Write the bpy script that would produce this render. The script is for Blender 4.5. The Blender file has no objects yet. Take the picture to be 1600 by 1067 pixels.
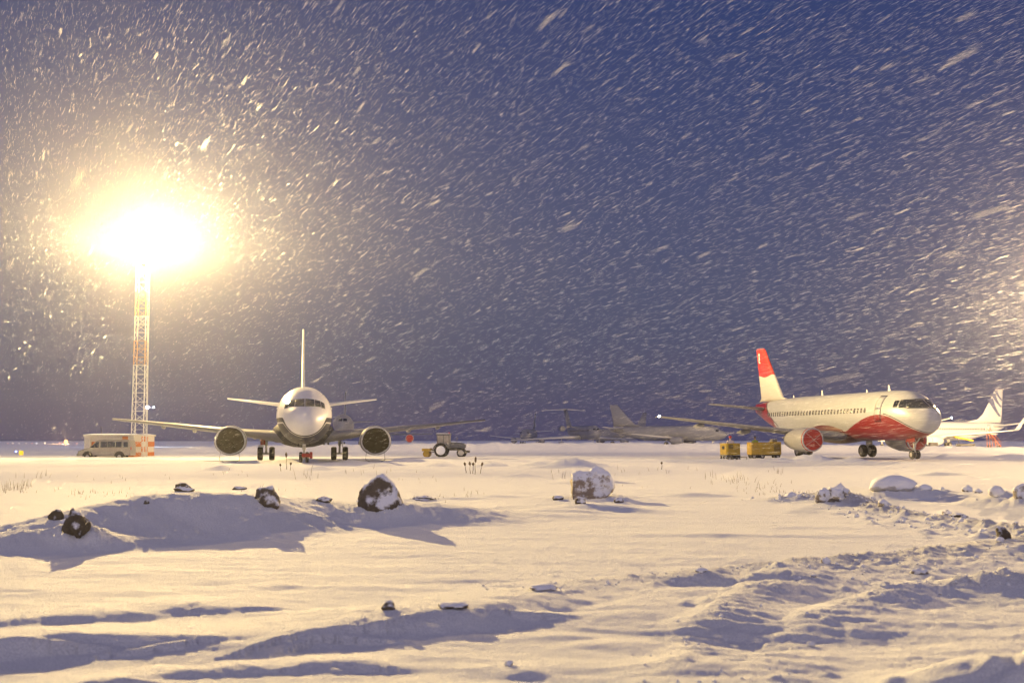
import bpy, math, random
import numpy as np
from mathutils import Vector, Matrix, noise as mnoise

random.seed(7)
rng = np.random.default_rng(7)
scene = bpy.context.scene
C = scene.collection
R = math.radians

# ------------------------------------------------------------------ camera
CAM_H = 1.5
FPX = 1990.0                       # focal length in photograph pixels (1600 wide)
TILT = math.atan((688 - 533.5) / FPX)
cam_data = bpy.data.cameras.new('camera')
cam_data.sensor_width = 36.0
cam_data.lens = 36.0 * FPX / 1600.0
cam_data.clip_start = 0.2
cam_data.clip_end = 9000
cam_data.dof.use_dof = True
cam_data.dof.focus_distance = 80.0
cam_data.dof.aperture_fstop = 2.8
cam = bpy.data.objects.new('camera', cam_data)
cam.location = (0, 0, CAM_H)
cam.rotation_euler = (R(90) + TILT, 0, 0)
C.objects.link(cam)
scene.camera = cam

# ------------------------------------------------------------------ sky: the last light of dusk, sun just down behind the camera
SUN_EL, SUN_ROT = R(3.0), R(180)
SKY_STRENGTH = 0.1
world = bpy.data.worlds.new('World')
scene.world = world
world.use_nodes = True
wn = world.node_tree.nodes
wl = world.node_tree.links
wn.clear()
w_out = wn.new('ShaderNodeOutputWorld')
w_bg = wn.new('ShaderNodeBackground')
w_sky = wn.new('ShaderNodeTexSky')
w_sky.sky_type = 'NISHITA'
w_sky.sun_disc = False
w_sky.sun_elevation = SUN_EL
w_sky.sun_rotation = SUN_ROT
w_sky.air_density = 1.0
w_sky.dust_density = 0.6
w_sky.ozone_density = 3.0
w_bg.inputs['Strength'].default_value = 1.0
# an even lid of snow cloud veils that sky
w_mix = wn.new('ShaderNodeMix')
w_mix.data_type = 'RGBA'
w_mix.inputs[0].default_value = .84
w_tc = wn.new('ShaderNodeTexCoord')
w_sep = wn.new('ShaderNodeSeparateXYZ')
wl.new(w_tc.outputs['Generated'], w_sep.inputs[0])
w_map = wn.new('ShaderNodeMapRange')           # the lid brightens evenly towards the sunken sun behind the camera
w_map.interpolation_type = 'SMOOTHSTEP'
w_map.inputs[1].default_value = .55
w_map.inputs[2].default_value = -.9
wl.new(w_sep.outputs['Y'], w_map.inputs[0])
w_lid = wn.new('ShaderNodeMix')
w_lid.data_type = 'RGBA'
w_low = wn.new('ShaderNodeMapRange')           # greyer towards the horizon all round
w_low.interpolation_type = 'SMOOTHSTEP'
w_low.inputs[1].default_value = .0
w_low.inputs[2].default_value = .36
wl.new(w_sep.outputs['Z'], w_low.inputs[0])
w_fr = wn.new('ShaderNodeMix')
w_fr.data_type = 'RGBA'
w_fr.inputs[6].default_value = (.050, .056, .155, 1)
w_fr.inputs[7].default_value = (.018, .034, .150, 1)
wl.new(w_low.outputs[0], w_fr.inputs[0])
wl.new(w_fr.outputs[2], w_lid.inputs[6])
w_lid.inputs[7].default_value = (.66, .57, .70, 1)
wl.new(w_map.outputs[0], w_lid.inputs[0])
wl.new(w_lid.outputs[2], w_mix.inputs[7])
w_mul = wn.new('ShaderNodeVectorMath')
w_mul.operation = 'SCALE'
w_mul.inputs['Scale'].default_value = SKY_STRENGTH
wl.new(w_sky.outputs[0], w_mul.inputs[0])
wl.new(w_mul.outputs[0], w_mix.inputs[6])
wl.new(w_mix.outputs[2], w_bg.inputs['Color'])
wl.new(w_bg.outputs[0], w_out.inputs['Surface'])

# ------------------------------------------------------------------ exposure and renderer
LAMP_A = 2200000.0
LAMP_B = 1900000.0
HAZE_DENSITY = 0.0001
HAZE_G = 0.84
scene.view_settings.view_transform = 'Standard'
scene.view_settings.look = 'None'
scene.view_settings.exposure = 0.0
scene.view_settings.gamma = 1.0
scene.view_settings.use_curve_mapping = False
cy = scene.cycles
cy.use_denoising = True
try:
    cy.denoiser = 'OPENIMAGEDENOISE'
except Exception:
    pass
cy.max_bounces = 5
cy.diffuse_bounces = 3
cy.glossy_bounces = 3
cy.transmission_bounces = 3
cy.transparent_max_bounces = 4
cy.volume_bounces = 0
cy.sample_clamp_indirect = 4.0
cy.caustics_reflective = False
cy.caustics_refractive = False

# ------------------------------------------------------------------ places read off the photograph
_F = Vector((0, math.cos(TILT), math.sin(TILT)))
_U = Vector((0, -math.sin(TILT), math.cos(TILT)))

def ray(px, py):
    return Vector((1, 0, 0)) * ((px - 800) / FPX) + _U * ((533.5 - py) / FPX) + _F

def at_depth(px, py, y):
    r = ray(px, py)
    return Vector((0, 0, CAM_H)) + r * (y / r.y)

def on_plane(px, py, z=0.0):
    r = ray(px, py)
    return Vector((0, 0, CAM_H)) + r * ((z - CAM_H) / r.z)

# ------------------------------------------------------------------ mesh helpers
def new_mesh(name, verts, faces, mats=None, parent=None, smooth=True, mat_idx=None):
    me = bpy.data.meshes.new(name)
    me.from_pydata([tuple(v) for v in verts], [], [tuple(f) for f in faces])
    if mats is not None:
        for m in (mats if isinstance(mats, (list, tuple)) else [mats]):
            me.materials.append(m)
    if mat_idx is not None:
        me.polygons.foreach_set('material_index', np.asarray(mat_idx, dtype=np.int32))
    if smooth:
        me.polygons.foreach_set('use_smooth', np.ones(len(me.polygons), dtype=bool))
    me.update()
    o = bpy.data.objects.new(name, me)
    C.objects.link(o)
    if parent is not None:
        o.parent = parent
    return o

def fast_mesh(name, V, quads=None, tris=None, mat=None, smooth=True, parent=None):
    """V (n,3) array, quads (m,4) or tris (m,3) arrays"""
    F = quads if quads is not None else tris
    k = F.shape[1]
    me = bpy.data.meshes.new(name)
    me.vertices.add(len(V))
    me.vertices.foreach_set('co', np.ascontiguousarray(V, dtype=np.float32).ravel())
    me.loops.add(F.size)
    me.loops.foreach_set('vertex_index', np.ascontiguousarray(F, dtype=np.int32).ravel())
    me.polygons.add(len(F))
    me.polygons.foreach_set('loop_start', np.arange(0, F.size, k, dtype=np.int32))
    me.polygons.foreach_set('loop_total', np.full(len(F), k, dtype=np.int32))
    if smooth:
        me.polygons.foreach_set('use_smooth', np.ones(len(F), dtype=bool))
    if mat:
        me.materials.append(mat)
    me.update(calc_edges=True)
    o = bpy.data.objects.new(name, me)
    C.objects.link(o)
    if parent is not None:
        o.parent = parent
    return o

class MB:
    """collects simple solids for one mesh object"""
    def __init__(self):
        self.v, self.f = [], []

    def add(self, verts, faces):
        n = len(self.v)
        self.v += [tuple(p) for p in verts]
        self.f += [tuple(i + n for i in f) for f in faces]
        return self

    def box(self, x0, x1, y0, y1, z0, z1, M=None, bevel=0.0):
        b = bevel
        if b <= 0:
            vs = [(x0, y0, z0), (x1, y0, z0), (x1, y1, z0), (x0, y1, z0), (x0, y0, z1), (x1, y0, z1), (x1, y1, z1), (x0, y1, z1)]
            fs = [(0, 3, 2, 1), (4, 5, 6, 7), (0, 1, 5, 4), (1, 2, 6, 5), (2, 3, 7, 6), (3, 0, 4, 7)]
        else:
            def ring(z, i):
                return [(x0 + i + b, y0 + i, z), (x1 - i - b, y0 + i, z), (x1 - i, y0 + i + b, z), (x1 - i, y1 - i - b, z),
                        (x1 - i - b, y1 - i, z), (x0 + i + b, y1 - i, z), (x0 + i, y1 - i - b, z), (x0 + i, y0 + i + b, z)]
            vs = ring(z0, b * .6) + ring(z0 + b, 0) + ring(z1 - b, 0) + ring(z1, b * .6)
            fs = [tuple(range(7, -1, -1)), tuple(range(24, 32))]
            for k in range(3):
                for i in range(8):
                    j = (i + 1) % 8
                    fs.append((k * 8 + i, k * 8 + j, k * 8 + 8 + j, k * 8 + 8 + i))
        if M is not None:
            vs = [tuple(M @ Vector(p)) for p in vs]
        return self.add(vs, fs)

    def tube(self, p, q, r0, r1=None, n=8, caps=True):
        r1 = r0 if r1 is None else r1
        p, q = Vector(p), Vector(q)
        d = (q - p).normalized()
        a = d.orthogonal().normalized()
        b = d.cross(a)
        vs = []
        for c, r in ((p, r0), (q, r1)):
            for i in range(n):
                t = 2 * math.pi * i / n
                vs.append(c + a * (r * math.cos(t)) + b * (r * math.sin(t)))
        fs = [(i, (i + 1) % n, n + (i + 1) % n, n + i) for i in range(n)]
        if caps:
            fs += [tuple(range(n - 1, -1, -1)), tuple(range(n, 2 * n))]
        return self.add(vs, fs)

    def loft(self, rings, cap0=True, cap1=True):
        n = len(rings[0])
        vs = [p for r in rings for p in r]
        fs = []
        for k in range(len(rings) - 1):
            for i in range(n):
                j = (i + 1) % n
                fs.append((k * n + i, k * n + j, (k + 1) * n + j, (k + 1) * n + i))
        if cap0:
            fs.append(tuple(range(n - 1, -1, -1)))
        if cap1:
            fs.append(tuple(range((len(rings) - 1) * n, len(rings) * n)))
        return self.add(vs, fs)

    def lathe(self, prof, origin, axis, n=20, squash=None):
        """prof: (distance along axis, radius)"""
        o = Vector(origin)
        d = Vector(axis).normalized()
        a = Vector((0, 0, 1)) if abs(d.z) < .9 else Vector((1, 0, 0))
        a = (a - d * a.dot(d)).normalized()
        b = d.cross(a)
        rings = []
        for t, r in prof:
            ring = []
            for i in range(n):
                th = 2 * math.pi * i / n
                ca, sa = math.cos(th), math.sin(th)
                k = 1.0
                if squash and ca < 0:
                    k = squash
                ring.append(o + d * t + a * (r * ca * k) + b * (r * sa))
            rings.append(ring)
        return self.loft(rings)

    def build(self, name, mat, parent=None, smooth=False):
        o = new_mesh(name, self.v, self.f, mat, parent, smooth)
        return o

def empty(name, loc, rz=0.0):
    o = bpy.data.objects.new(name, None)
    o.empty_display_size = 0.3
    o.location = loc
    o.rotation_euler = (0, 0, rz)
    C.objects.link(o)
    return o

def tag(o, label=None, cat=None, group=None, kind=None):
    if label:
        o['label'] = label
    if cat:
        o['category'] = cat
    if group:
        o['group'] = group
    if kind:
        o['kind'] = kind
    return o

# ------------------------------------------------------------------ materials
def nodes_of(m):
    m.use_nodes = True
    return m.node_tree.nodes, m.node_tree.links

def mat(name, col, rough=0.5, metal=0.0, vary=0.15, scale=6.0, bump=0.0, spec=0.5, coat=0.0):
    m = bpy.data.materials.new(name)
    N, L = nodes_of(m)
    b = N['Principled BSDF']
    b.inputs['Roughness'].default_value = rough
    b.inputs['Metallic'].default_value = metal
    b.inputs['Specular IOR Level'].default_value = spec
    b.inputs['Coat Weight'].default_value = coat
    tc = N.new('ShaderNodeTexCoord')
    nz = N.new('ShaderNodeTexNoise')
    nz.inputs['Scale'].default_value = scale
    nz.inputs['Detail'].default_value = 5
    L.new(tc.outputs['Object'], nz.inputs['Vector'])
    mx = N.new('ShaderNodeMix')
    mx.data_type = 'RGBA'
    mx.inputs[6].default_value = tuple(c * (1 - vary) for c in col) + (1,)
    mx.inputs[7].default_value = tuple(min(1, c * (1 + vary)) for c in col) + (1,)
    L.new(nz.outputs['Fac'], mx.inputs[0])
    L.new(mx.outputs[2], b.inputs['Base Color'])
    if bump:
        bp = N.new('ShaderNodeBump')
        bp.inputs['Strength'].default_value = bump
        bp.inputs['Distance'].default_value = 0.05
        L.new(nz.outputs['Fac'], bp.inputs['Height'])
        L.new(bp.outputs['Normal'], b.inputs['Normal'])
    return m

def emit(name, col, strength):
    m = bpy.data.materials.new(name)
    N, L = nodes_of(m)
    N.clear()
    o = N.new('ShaderNodeOutputMaterial')
    e = N.new('ShaderNodeEmission')
    e.inputs[0].default_value = tuple(col) + (1,)
    e.inputs[1].default_value = strength
    L.new(e.outputs[0], o.inputs[0])
    return m

M = {}
M['white'] = mat('white_paint', (.70, .69, .68), .28, vary=.06, scale=1.5)
M['navy'] = mat('navy_belly_paint', (.02, .024, .05), .6, spec=.06)
M['wing_dark'] = mat('wing_grey_paint', (.21, .21, .22), .5, spec=.25)  # grey darkened to carry the shade under the wings
M['nacelle'] = mat('nacelle_paint', (.36, .355, .35), .4, vary=.15)
M['grey'] = mat('grey_paint', (.42, .42, .43), .42, vary=.1, scale=2)
M['wing'] = mat('wing_paint', (.5, .5, .51), .4, vary=.1, scale=1.2)
M['lead'] = mat('bare_metal', (.72, .72, .74), .3, 1.0, vary=.08)
M['steel'] = mat('dark_steel', (.16, .15, .14), .5, .6)
M['strut'] = mat('strut_paint', (.5, .5, .47), .5)
M['tyre'] = mat('tyre_rubber', (.022, .022, .024), .85, vary=.3)
M['rim'] = mat('wheel_rim', (.42, .41, .39), .5, .3)
M['glass'] = mat('dark_glass', (.012, .016, .022), .08, vary=.2, spec=.8)
M['cabin'] = mat('cabin_window', (.09, .085, .09), .2, vary=.2)
M['red'] = mat('red_paint', (.42, .018, .022), .42, vary=.1)
M['cover_red'] = mat('red_canvas', (.40, .03, .022), .8, vary=.35, scale=3, bump=.4)
M['canvas'] = mat('brown_canvas', (.026, .021, .012), .85, vary=.55, scale=3.5, bump=.8, spec=.1)
M['strap'] = mat('pale_strap', (.5, .25, .22), .8)
M['line'] = mat('seam_dark', (.05, .05, .055), .6)
M['yellow'] = mat('yellow_paint', (.56, .40, .02), .5, vary=.3, scale=3)
M['yellow_dirty'] = mat('worn_yellow_paint', (.38, .245, .022), .6, vary=.45, scale=3)
M['black'] = mat('black_metal', (.02, .02, .022), .6)
M['orange'] = mat('orange_paint', (.58, .17, .03), .6, vary=.2)
M['mast_orange'] = mat('faded_hazed_orange', (.55, .34, .19), .7, vary=.3)  # faded orange, paled further for the haze glowing over the mast
M['plaster'] = mat('white_plaster', (.62, .58, .50), .8, vary=.2)
M['mast_white'] = mat('mast_white_paint', (.70, .69, .64), .5)
M['van'] = mat('grimy_white_paint', (.27, .25, .23), .5, vary=.25, scale=3)
M['snowcap'] = mat('settled_snow', (.84, .86, .9), .75, vary=.05, scale=8, bump=.2)
M['skin'] = mat('skin', (.45, .26, .19), .6)
M['vest'] = mat('hi_vis_cloth', (.42, .52, .06), .75)
M['red_cloth'] = mat('red_cloth', (.5, .03, .03), .8)
M['pale_cloth'] = mat('pale_cloth', (.6, .5, .45), .8)
M['dark_cloth'] = mat('dark_cloth', (.02, .02, .025), .85)
M['stalk'] = mat('dry_stalk', (.14, .095, .055), .85, vary=.3)
M['tractor'] = mat('tractor_paint', (.14, .145, .15), .5, vary=.4)
M['hazy'] = mat('veiled_airframe', (.18, .19, .23), .5, vary=.12, scale=.8)  # veil of falling snow over the far row put into the body colour
M['blue_stripe'] = mat('blue_grey_stripe', (.13, .15, .27), .45)

def snow_material():
    m = bpy.data.materials.new('snow')
    N, L = nodes_of(m)
    b = N['Principled BSDF']
    b.inputs['Roughness'].default_value = .9
    b.inputs['Specular IOR Level'].default_value = .08
    geo = N.new('ShaderNodeNewGeometry')
    n1 = N.new('ShaderNodeTexNoise')
    n1.inputs['Scale'].default_value = 34
    n1.inputs['Detail'].default_value = 6
    n1.inputs['Roughness'].default_value = .65
    L.new(geo.outputs['Position'], n1.inputs['Vector'])
    n2 = N.new('ShaderNodeTexNoise')
    n2.inputs['Scale'].default_value = 1.3
    n2.inputs['Detail'].default_value = 6
    L.new(geo.outputs['Position'], n2.inputs['Vector'])
    at = N.new('ShaderNodeAttribute')
    at.attribute_name = 'dirt'
    thr = N.new('ShaderNodeMath')
    thr.operation = 'MULTIPLY_ADD'
    L.new(n1.outputs['Fac'], thr.inputs[0])
    thr.inputs[1].default_value = 2.6
    thr.inputs[2].default_value = -.85
    mul = N.new('ShaderNodeMath')
    mul.operation = 'MULTIPLY'
    mul.use_clamp = True
    L.new(at.outputs['Fac'], mul.inputs[0])
    L.new(thr.outputs[0], mul.inputs[1])
    mx0 = N.new('ShaderNodeMix')
    mx0.data_type = 'RGBA'
    mx0.inputs[6].default_value = (.70, .72, .77, 1)
    mx0.inputs[7].default_value = (.91, .92, .94, 1)
    n4 = N.new('ShaderNodeTexNoise')
    n4.inputs['Scale'].default_value = 75
    n4.inputs['Detail'].default_value = 2
    L.new(geo.outputs['Position'], n4.inputs['Vector'])
    gr = N.new('ShaderNodeMath')
    gr.operation = 'MULTIPLY_ADD'
    gr.use_clamp = True
    L.new(n4.outputs['Fac'], gr.inputs[0])
    gr.inputs[1].default_value = 3.2
    gr.inputs[2].default_value = -1.1
    L.new(gr.outputs[0], mx0.inputs[0])
    mx = N.new('ShaderNodeMix')
    mx.data_type = 'RGBA'
    mx.inputs[7].default_value = (.16, .12, .085, 1)
    L.new(mul.outputs[0], mx.inputs[0])
    L.new(mx0.outputs[2], mx.inputs[6])
    L.new(mx.outputs[2], b.inputs['Base Color'])
    n3 = N.new('ShaderNodeTexNoise')
    n3.inputs['Scale'].default_value = 110
    n3.inputs['Detail'].default_value = 3
    L.new(geo.outputs['Position'], n3.inputs['Vector'])
    ad = N.new('ShaderNodeMath')
    ad.operation = 'MULTIPLY_ADD'
    L.new(n3.outputs['Fac'], ad.inputs[0])
    ad.inputs[1].default_value = .35
    L.new(n1.outputs['Fac'], ad.inputs[2])
    bp = N.new('ShaderNodeBump')
    bp.inputs['Strength'].default_value = .8
    bp.inputs['Distance'].default_value = .055
    L.new(ad.outputs[0], bp.inputs['Height'])
    L.new(bp.outputs['Normal'], b.inputs['Normal'])
    return m

M['snow'] = snow_material()

# ------------------------------------------------------------------ 2-D gradient noise on arrays
_perm = rng.permutation(512)
_ang = rng.uniform(0, 2 * np.pi, 512)
_gx, _gy = np.cos(_ang), np.sin(_ang)

def perlin(x, y):
    xi, yi = np.floor(x).astype(np.int64), np.floor(y).astype(np.int64)
    xf, yf = x - xi, y - yi
    u = xf * xf * xf * (xf * (xf * 6 - 15) + 10)
    v = yf * yf * yf * (yf * (yf * 6 - 15) + 10)

    def g(ix, iy, fx, fy):
        h = _perm[(_perm[ix & 511] + iy) & 511]
        return _gx[h] * fx + _gy[h] * fy
    n00 = g(xi, yi, xf, yf)
    n10 = g(xi + 1, yi, xf - 1, yf)
    n01 = g(xi, yi + 1, xf, yf - 1)
    n11 = g(xi + 1, yi + 1, xf - 1, yf - 1)
    a = n00 + u * (n10 - n00)
    b = n01 + u * (n11 - n01)
    return (a + v * (b - a)) * 1.5

def fbm(x, y, oct=4, gain=.5):
    s, a = 0, 1.0
    for i in range(oct):
        s = s + a * perlin(x + 17.3 * i, y - 9.1 * i)
        x, y, a = x * 2.03, y * 2.03, a * gain
    return s

def smooth(t):
    t = np.clip(t, 0, 1)
    return t * t * (3 - 2 * t)

# ------------------------------------------------------------------ the snow field
def crest(pts):
    """(px, py, z) crest points of the photograph -> world x, y, z"""
    return [tuple(on_plane(a, b, c)) for a, b, c in pts]

#        crest polyline, width on the camera side, width beyond, roughness, dirt
RIDGES = [
    (crest([(-40, 850, .02), (20, 838, .07), (75, 808, .36), (125, 795, .45), (178, 783, .54), (250, 771, .63), (321, 768, .65), (380, 771, .57),
            (445, 778, .44), (525, 784, .33), (600, 786, .33), (660, 785, .33), (705, 796, .16), (735, 805, .02)]), 2.6, 1.7, .03, .10),
    (crest([(1190, 782, .03), (1240, 776, .10), (1290, 772, .20), (1335, 778, .17), (1380, 790, .11), (1430, 801, .08), (1500, 812, .07), (1560, 820, .08), (1640, 832, .10)]), .8, .7, .13, .7),
    (crest([(1330, 760, .08), (1400, 768, .20), (1470, 768, .20), (1500, 771, .17), (1560, 776, .20), (1640, 780, .22)]), 1.1, 1.2, .05, .15),
    (crest([(-80, 1002, .10), (0, 1000, .11), (100, 990, .12), (250, 993, .10), (400, 991, .095), (500, 982, .10), (560, 970, .10), (620, 962, .06), (650, 958, .02)]), .26, 1.6, .010, .03),
    (crest([(540, 972, .06), (590, 962, .10), (640, 955, .125), (690, 951, .135), (750, 942, .135), (800, 934, .125), (850, 930, .08), (885, 926, .03)]), .6, 1.6, .015, .06),
    (crest([(-80, 976, .05), (0, 969, .055), (100, 960, .055), (200, 952, .06), (290, 944, .055), (350, 946, .04), (420, 944, .01)]), .3, 1.3, .02, .0),
    (crest([(100, 1068, .02), (150, 1062, .045), (260, 1050, .04), (330, 1046, .03), (390, 1040, .04), (450, 1038, .02), (510, 1035, .045), (620, 1034, .01)]), .22, .7, .03, .0),
    (crest([(820, 925, .02), (900, 908, .035), (1000, 899, .04), (1090, 890, .06), (1150, 890, .035), (1200, 879, .07), (1290, 871, .085), (1400, 862, .085), (1500, 850, .08), (1640, 836, .10)]), 1.5, .5, .06, .5),
    (crest([(1240, 886, .07), (1190, 893, .11), (1150, 925, .08), (1110, 960, .06), (1085, 1000, .05), (1065, 1045, .04), (1050, 1100, .03)]), .9, .4, .035, .15),
    (crest([(1480, 922, .03), (1425, 908, .12), (1380, 910, .14), (1330, 935, .07), (1270, 970, .045), (1225, 1005, .04), (1190, 1050, .035), (1170, 1100, .03)]), .7, .45, .04, .05),
    (crest([(1440, 915, .02), (1500, 906, .07), (1560, 899, .14), (1660, 890, .17)]), .6, .9, .06, .25),
    (crest([(1290, 790, .02), (1400, 815, .025), (1480, 826, .03), (1560, 836, .05), (1640, 846, .06)]), .6, .5, .10, .45),
    (crest([(1260, 905, .03), (1330, 890, .04), (1400, 885, .05), (1500, 872, .05), (1600, 866, .05)]), .9, .5, .08, .4),
    (crest([(880, 968, .015), (960, 950, .025), (1040, 935, .03), (1120, 915, .025)]), .7, .6, .05, .1),
]
# single drifts: px, py of the crest, z, half width m, half depth m
BLOBS = [(1565, 1035, .20, .7, .5), (1640, 1040, .20, .6, .6), (860, 795, .09, 1.2, 1.0), (935, 788, .15, 1.4, 1.0), (1085, 771, .12, 1.1, .9),
         (840, 803, .07, 1.6, .8), (1270, 822, .04, 1.3, .8), (1110, 832, .05, 1.2, .7), (430, 913, .03, .45, .35), (570, 915, .02, .9, .3),
         (700, 905, .02, .5, .2), (1300, 834, .04, 1.5, .7), (1140, 873, .015, .5, .3), (720, 775, .05, 1.2, .5), (770, 772, .06, 1.0, .8),
         (880, 797, .09, 1.3, .7), (1470, 738, .14, 1.0, .8), (820, 740, .12, .9, .8), (1600, 856, .1, .8, .6), (1100, 1040, .05, .5, .3),
         (1380, 733, .12, 1.8, .8), (620, 920, .02, .6, .2), (800, 1042, .04, .2, .2), (870, 990, .03, .4, .25), (960, 955, .03, .5, .3), (1000, 1000, .03, .5, .3)]
# drifts banked up round the standing stones
BLOBS += [(108, 846, .10, .8, .45), (150, 842, .09, .8, .4), (930, 786, .10, 1.3, .7), (975, 784, .08, 1.2, .6)]
DRIFTS = []      # snow packed round standing stones: x, y, height, half width, half depth (filled below)
HOLLOWS = [(1135, 913, .14, .55, .3), (1290, 935, .06, .7, .5), (1150, 1000, .08, .6, .6), (1330, 1000, .06, .8, .5)]
# far heaps, read off as: px centre, py of foot, height in px, width in px
HEAPS = [(1272, 721, 7, 85), (1225, 721, 4, 90), (1330, 722, 5, 60), (1590, 718, 5, 130), (342, 735, 7, 52), (500, 734, 5, 64), (900, 731, 9, 120), (845, 727, 6, 60),
         (770, 729, 6, 50), (690, 729, 4, 60), (1480, 716, 5, 40), (590, 730, 4, 70)]

BUMPS = []
_r2 = np.random.default_rng(3)
for (rx, hs) in ((1, 50), (7, 45), (12, 24), (11, 40), (8, 16), (9, 12), (10, 18)):
    pts = RIDGES[rx][0]
    for k in range(hs):
        i = _r2.integers(0, len(pts) - 1)
        t = _r2.random()
        x = pts[i][0] + (pts[i + 1][0] - pts[i][0]) * t + _r2.normal(0, .35)
        y = pts[i][1] + (pts[i + 1][1] - pts[i][1]) * t + _r2.normal(-.2, .45)
        s = _r2.uniform(.03, .10) * (1.0 if y < 16 else 1.7)
        BUMPS.append((x, y, s * _r2.uniform(.22, .5), s))
for k in range(14):
    c = on_plane(1560 + _r2.uniform(-50, 90), 1040 + _r2.uniform(-18, 40), .25)
    BUMPS.append((c.x, c.y, .07, .10))

FAR_BERM = [(-70, 150, .0), (-46, 152, .35), (-38, 155, .75), (-28, 158, .95), (-16, 160, 1.05), (-4, 163, 1.15), (8, 166, 1.15), (22, 170, 1.1), (34, 172, 1.05), (50, 178, .8), (80, 182, .5), (120, 185, .4)]

def poly_field(X, Y, pts, wf, wb):
    """height field of a crest polyline with unlike slopes on its two sides"""
    best = np.full(X.shape, 1e9)
    H = np.zeros(X.shape)
    for (x0, y0, z0), (x1, y1, z1) in zip(pts[:-1], pts[1:]):
        dx, dy = x1 - x0, y1 - y0
        l2 = dx * dx + dy * dy
        t = np.clip(((X - x0) * dx + (Y - y0) * dy) / l2, 0, 1)
        qx, qy = X - (x0 + t * dx), Y - (y0 + t * dy)
        d = np.sqrt(qx * qx + qy * qy)
        # beyond the crest = larger distance from the standpoint of someone on the near field
        nx, ny = -dy, dx
        if ny < 0:
            nx, ny = -nx, -ny
        side = (qx * nx + qy * ny) > 0
        w = np.where(side, wb, wf)
        k = 1 - smooth(d / w)
        h = (z0 + (z1 - z0) * t) * k
        H = np.maximum(H, h)
    return H

def height(X, Y, fine=True):
    X = np.asarray(X, dtype=float)
    Y = np.asarray(Y, dtype=float)
    D = np.hypot(X, Y)
    near = 1 - smooth((D - 40) / 60)
    Z = .05 * fbm(X / 9 + 3.1, Y / 9, 3) * smooth((D - 14) / 25) * (1 - smooth((D - 130) / 200) * .5)
    if fine:
        Z += .014 * fbm(X / 2.2, Y / .9 + X * .2, 4) * near
        Z += .007 * fbm(X / .5, Y / .3, 4, .6) * (1 - smooth((D - 15) / 20))
        Z += .010 * np.abs(fbm(X / .33 + 5, Y / .22, 4, .6)) * (1 - smooth((D - 14) / 10)) * smooth((X + .5 * (Y - 9) - .2) / 2.5)
    dirt = np.zeros(X.shape)
    m = (D < 60) & (Y > 0)
    if m.any():
        x, y = X[m], Y[m]
        wx = x + .11 * fbm(x / 1.1, y / 1.1 + 5, 4)
        wy = y + .11 * fbm(x / 1.1 + 9, y / 1.1, 4)
        z = np.zeros(x.shape)
        dd = np.zeros(x.shape)
        lump = fbm(x / .26, y / .24, 5, .62)
        lump2 = np.abs(fbm(x / .5 + 4, y / .45, 4, .55))
        ribs = np.sin(y * 21 + 2.2 * fbm(x / .8, y / .8, 2) + x * 5)
        for k, (pts, wf, wb, ro, di) in enumerate(RIDGES):
            pf = poly_field(wx, wy, pts, wf, wb)
            msk = smooth(pf / .10)
            z = np.maximum(z, pf) + 0.25 * np.minimum(z, pf)
            z += msk * ro * (lump * .42 + (lump2 - .3) * .35)
            if k in (8, 9):
                z += msk * smooth((13.5 - y) / 3) * .016 * ribs
            dd = np.maximum(dd, msk * di)
        for px, py, h, a, b in BLOBS:
            c = on_plane(px, py, h)
            q = np.exp(-(((wx - c.x) / a) ** 2 + ((wy - c.y) / np.where(wy < c.y, b * .7, b * 1.3)) ** 2) * 1.3)
            z = np.maximum(z, h * q) + .3 * np.minimum(z, h * q)
        for px, py, h, a, b in HOLLOWS:
            c = on_plane(px, py, 0)
            z -= h * np.exp(-(((wx - c.x) / a) ** 2 + ((wy - c.y) / b) ** 2))
        for gx, gy, gh, ga, gb in DRIFTS:
            z += gh * np.exp(-((x - gx) / ga) ** 2 - ((y - gy) / gb) ** 2) * (1 + .4 * lump)
        for bx, by, bh, bs in BUMPS:
            d2 = ((x - bx) ** 2 + (y - by) ** 2) / (bs * bs)
            s = d2 < 4
            z[s] += bh * np.exp(-d2[s] * 1.4)
        Z[m] += z
        dirt[m] = dd
    f = D > 55
    if f.any():
        x, y = X[f], Y[f]
        z = np.zeros(x.shape)
        for px, py, hp, wp in HEAPS:
            c = on_plane(px, py, 0)
            sc = c.y / FPX
            h, a = hp * sc * 1.7, wp * sc * .5
            z = np.maximum(z, h * np.exp(-(((x - c.x) / a) ** 2 + ((y - c.y - a * .4) / (a * .6)) ** 2) * 1.6) * (1 + .3 * fbm(x / 1.2, y / 1.2, 3)))
        # thin lip along the cleared apron
        lip = 89 + 1.6 * fbm(x / 14, x * 0 + 2, 3)
        z = np.maximum(z, .24 * np.exp(-((y - lip) / .8) ** 2) * smooth((fbm(x / 8 + 40, x * 0, 3) + .45) * 1.6) * smooth((25 - x) / 10))
        lip2 = 104 + 2 * fbm(x / 20, x * 0 + 7, 3)
        z = np.maximum(z, .12 * np.exp(-((y - lip2) / .9) ** 2) * smooth((fbm(x / 9 + 20, x * 0, 3) + .3) * 1.6))
        bz = poly_field(x, y, FAR_BERM, 7, 6)
        z = np.maximum(z, bz * (1 + .10 * fbm(x / 3.2, y / 3.2, 4)) + .12 * fbm(x / 1.7, y / 2, 3) * smooth(bz * 2))
        Z[f] += z
    return Z, dirt

def hz(x, y):
    return float(height(np.array([x]), np.array([y]))[0][0])

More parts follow.
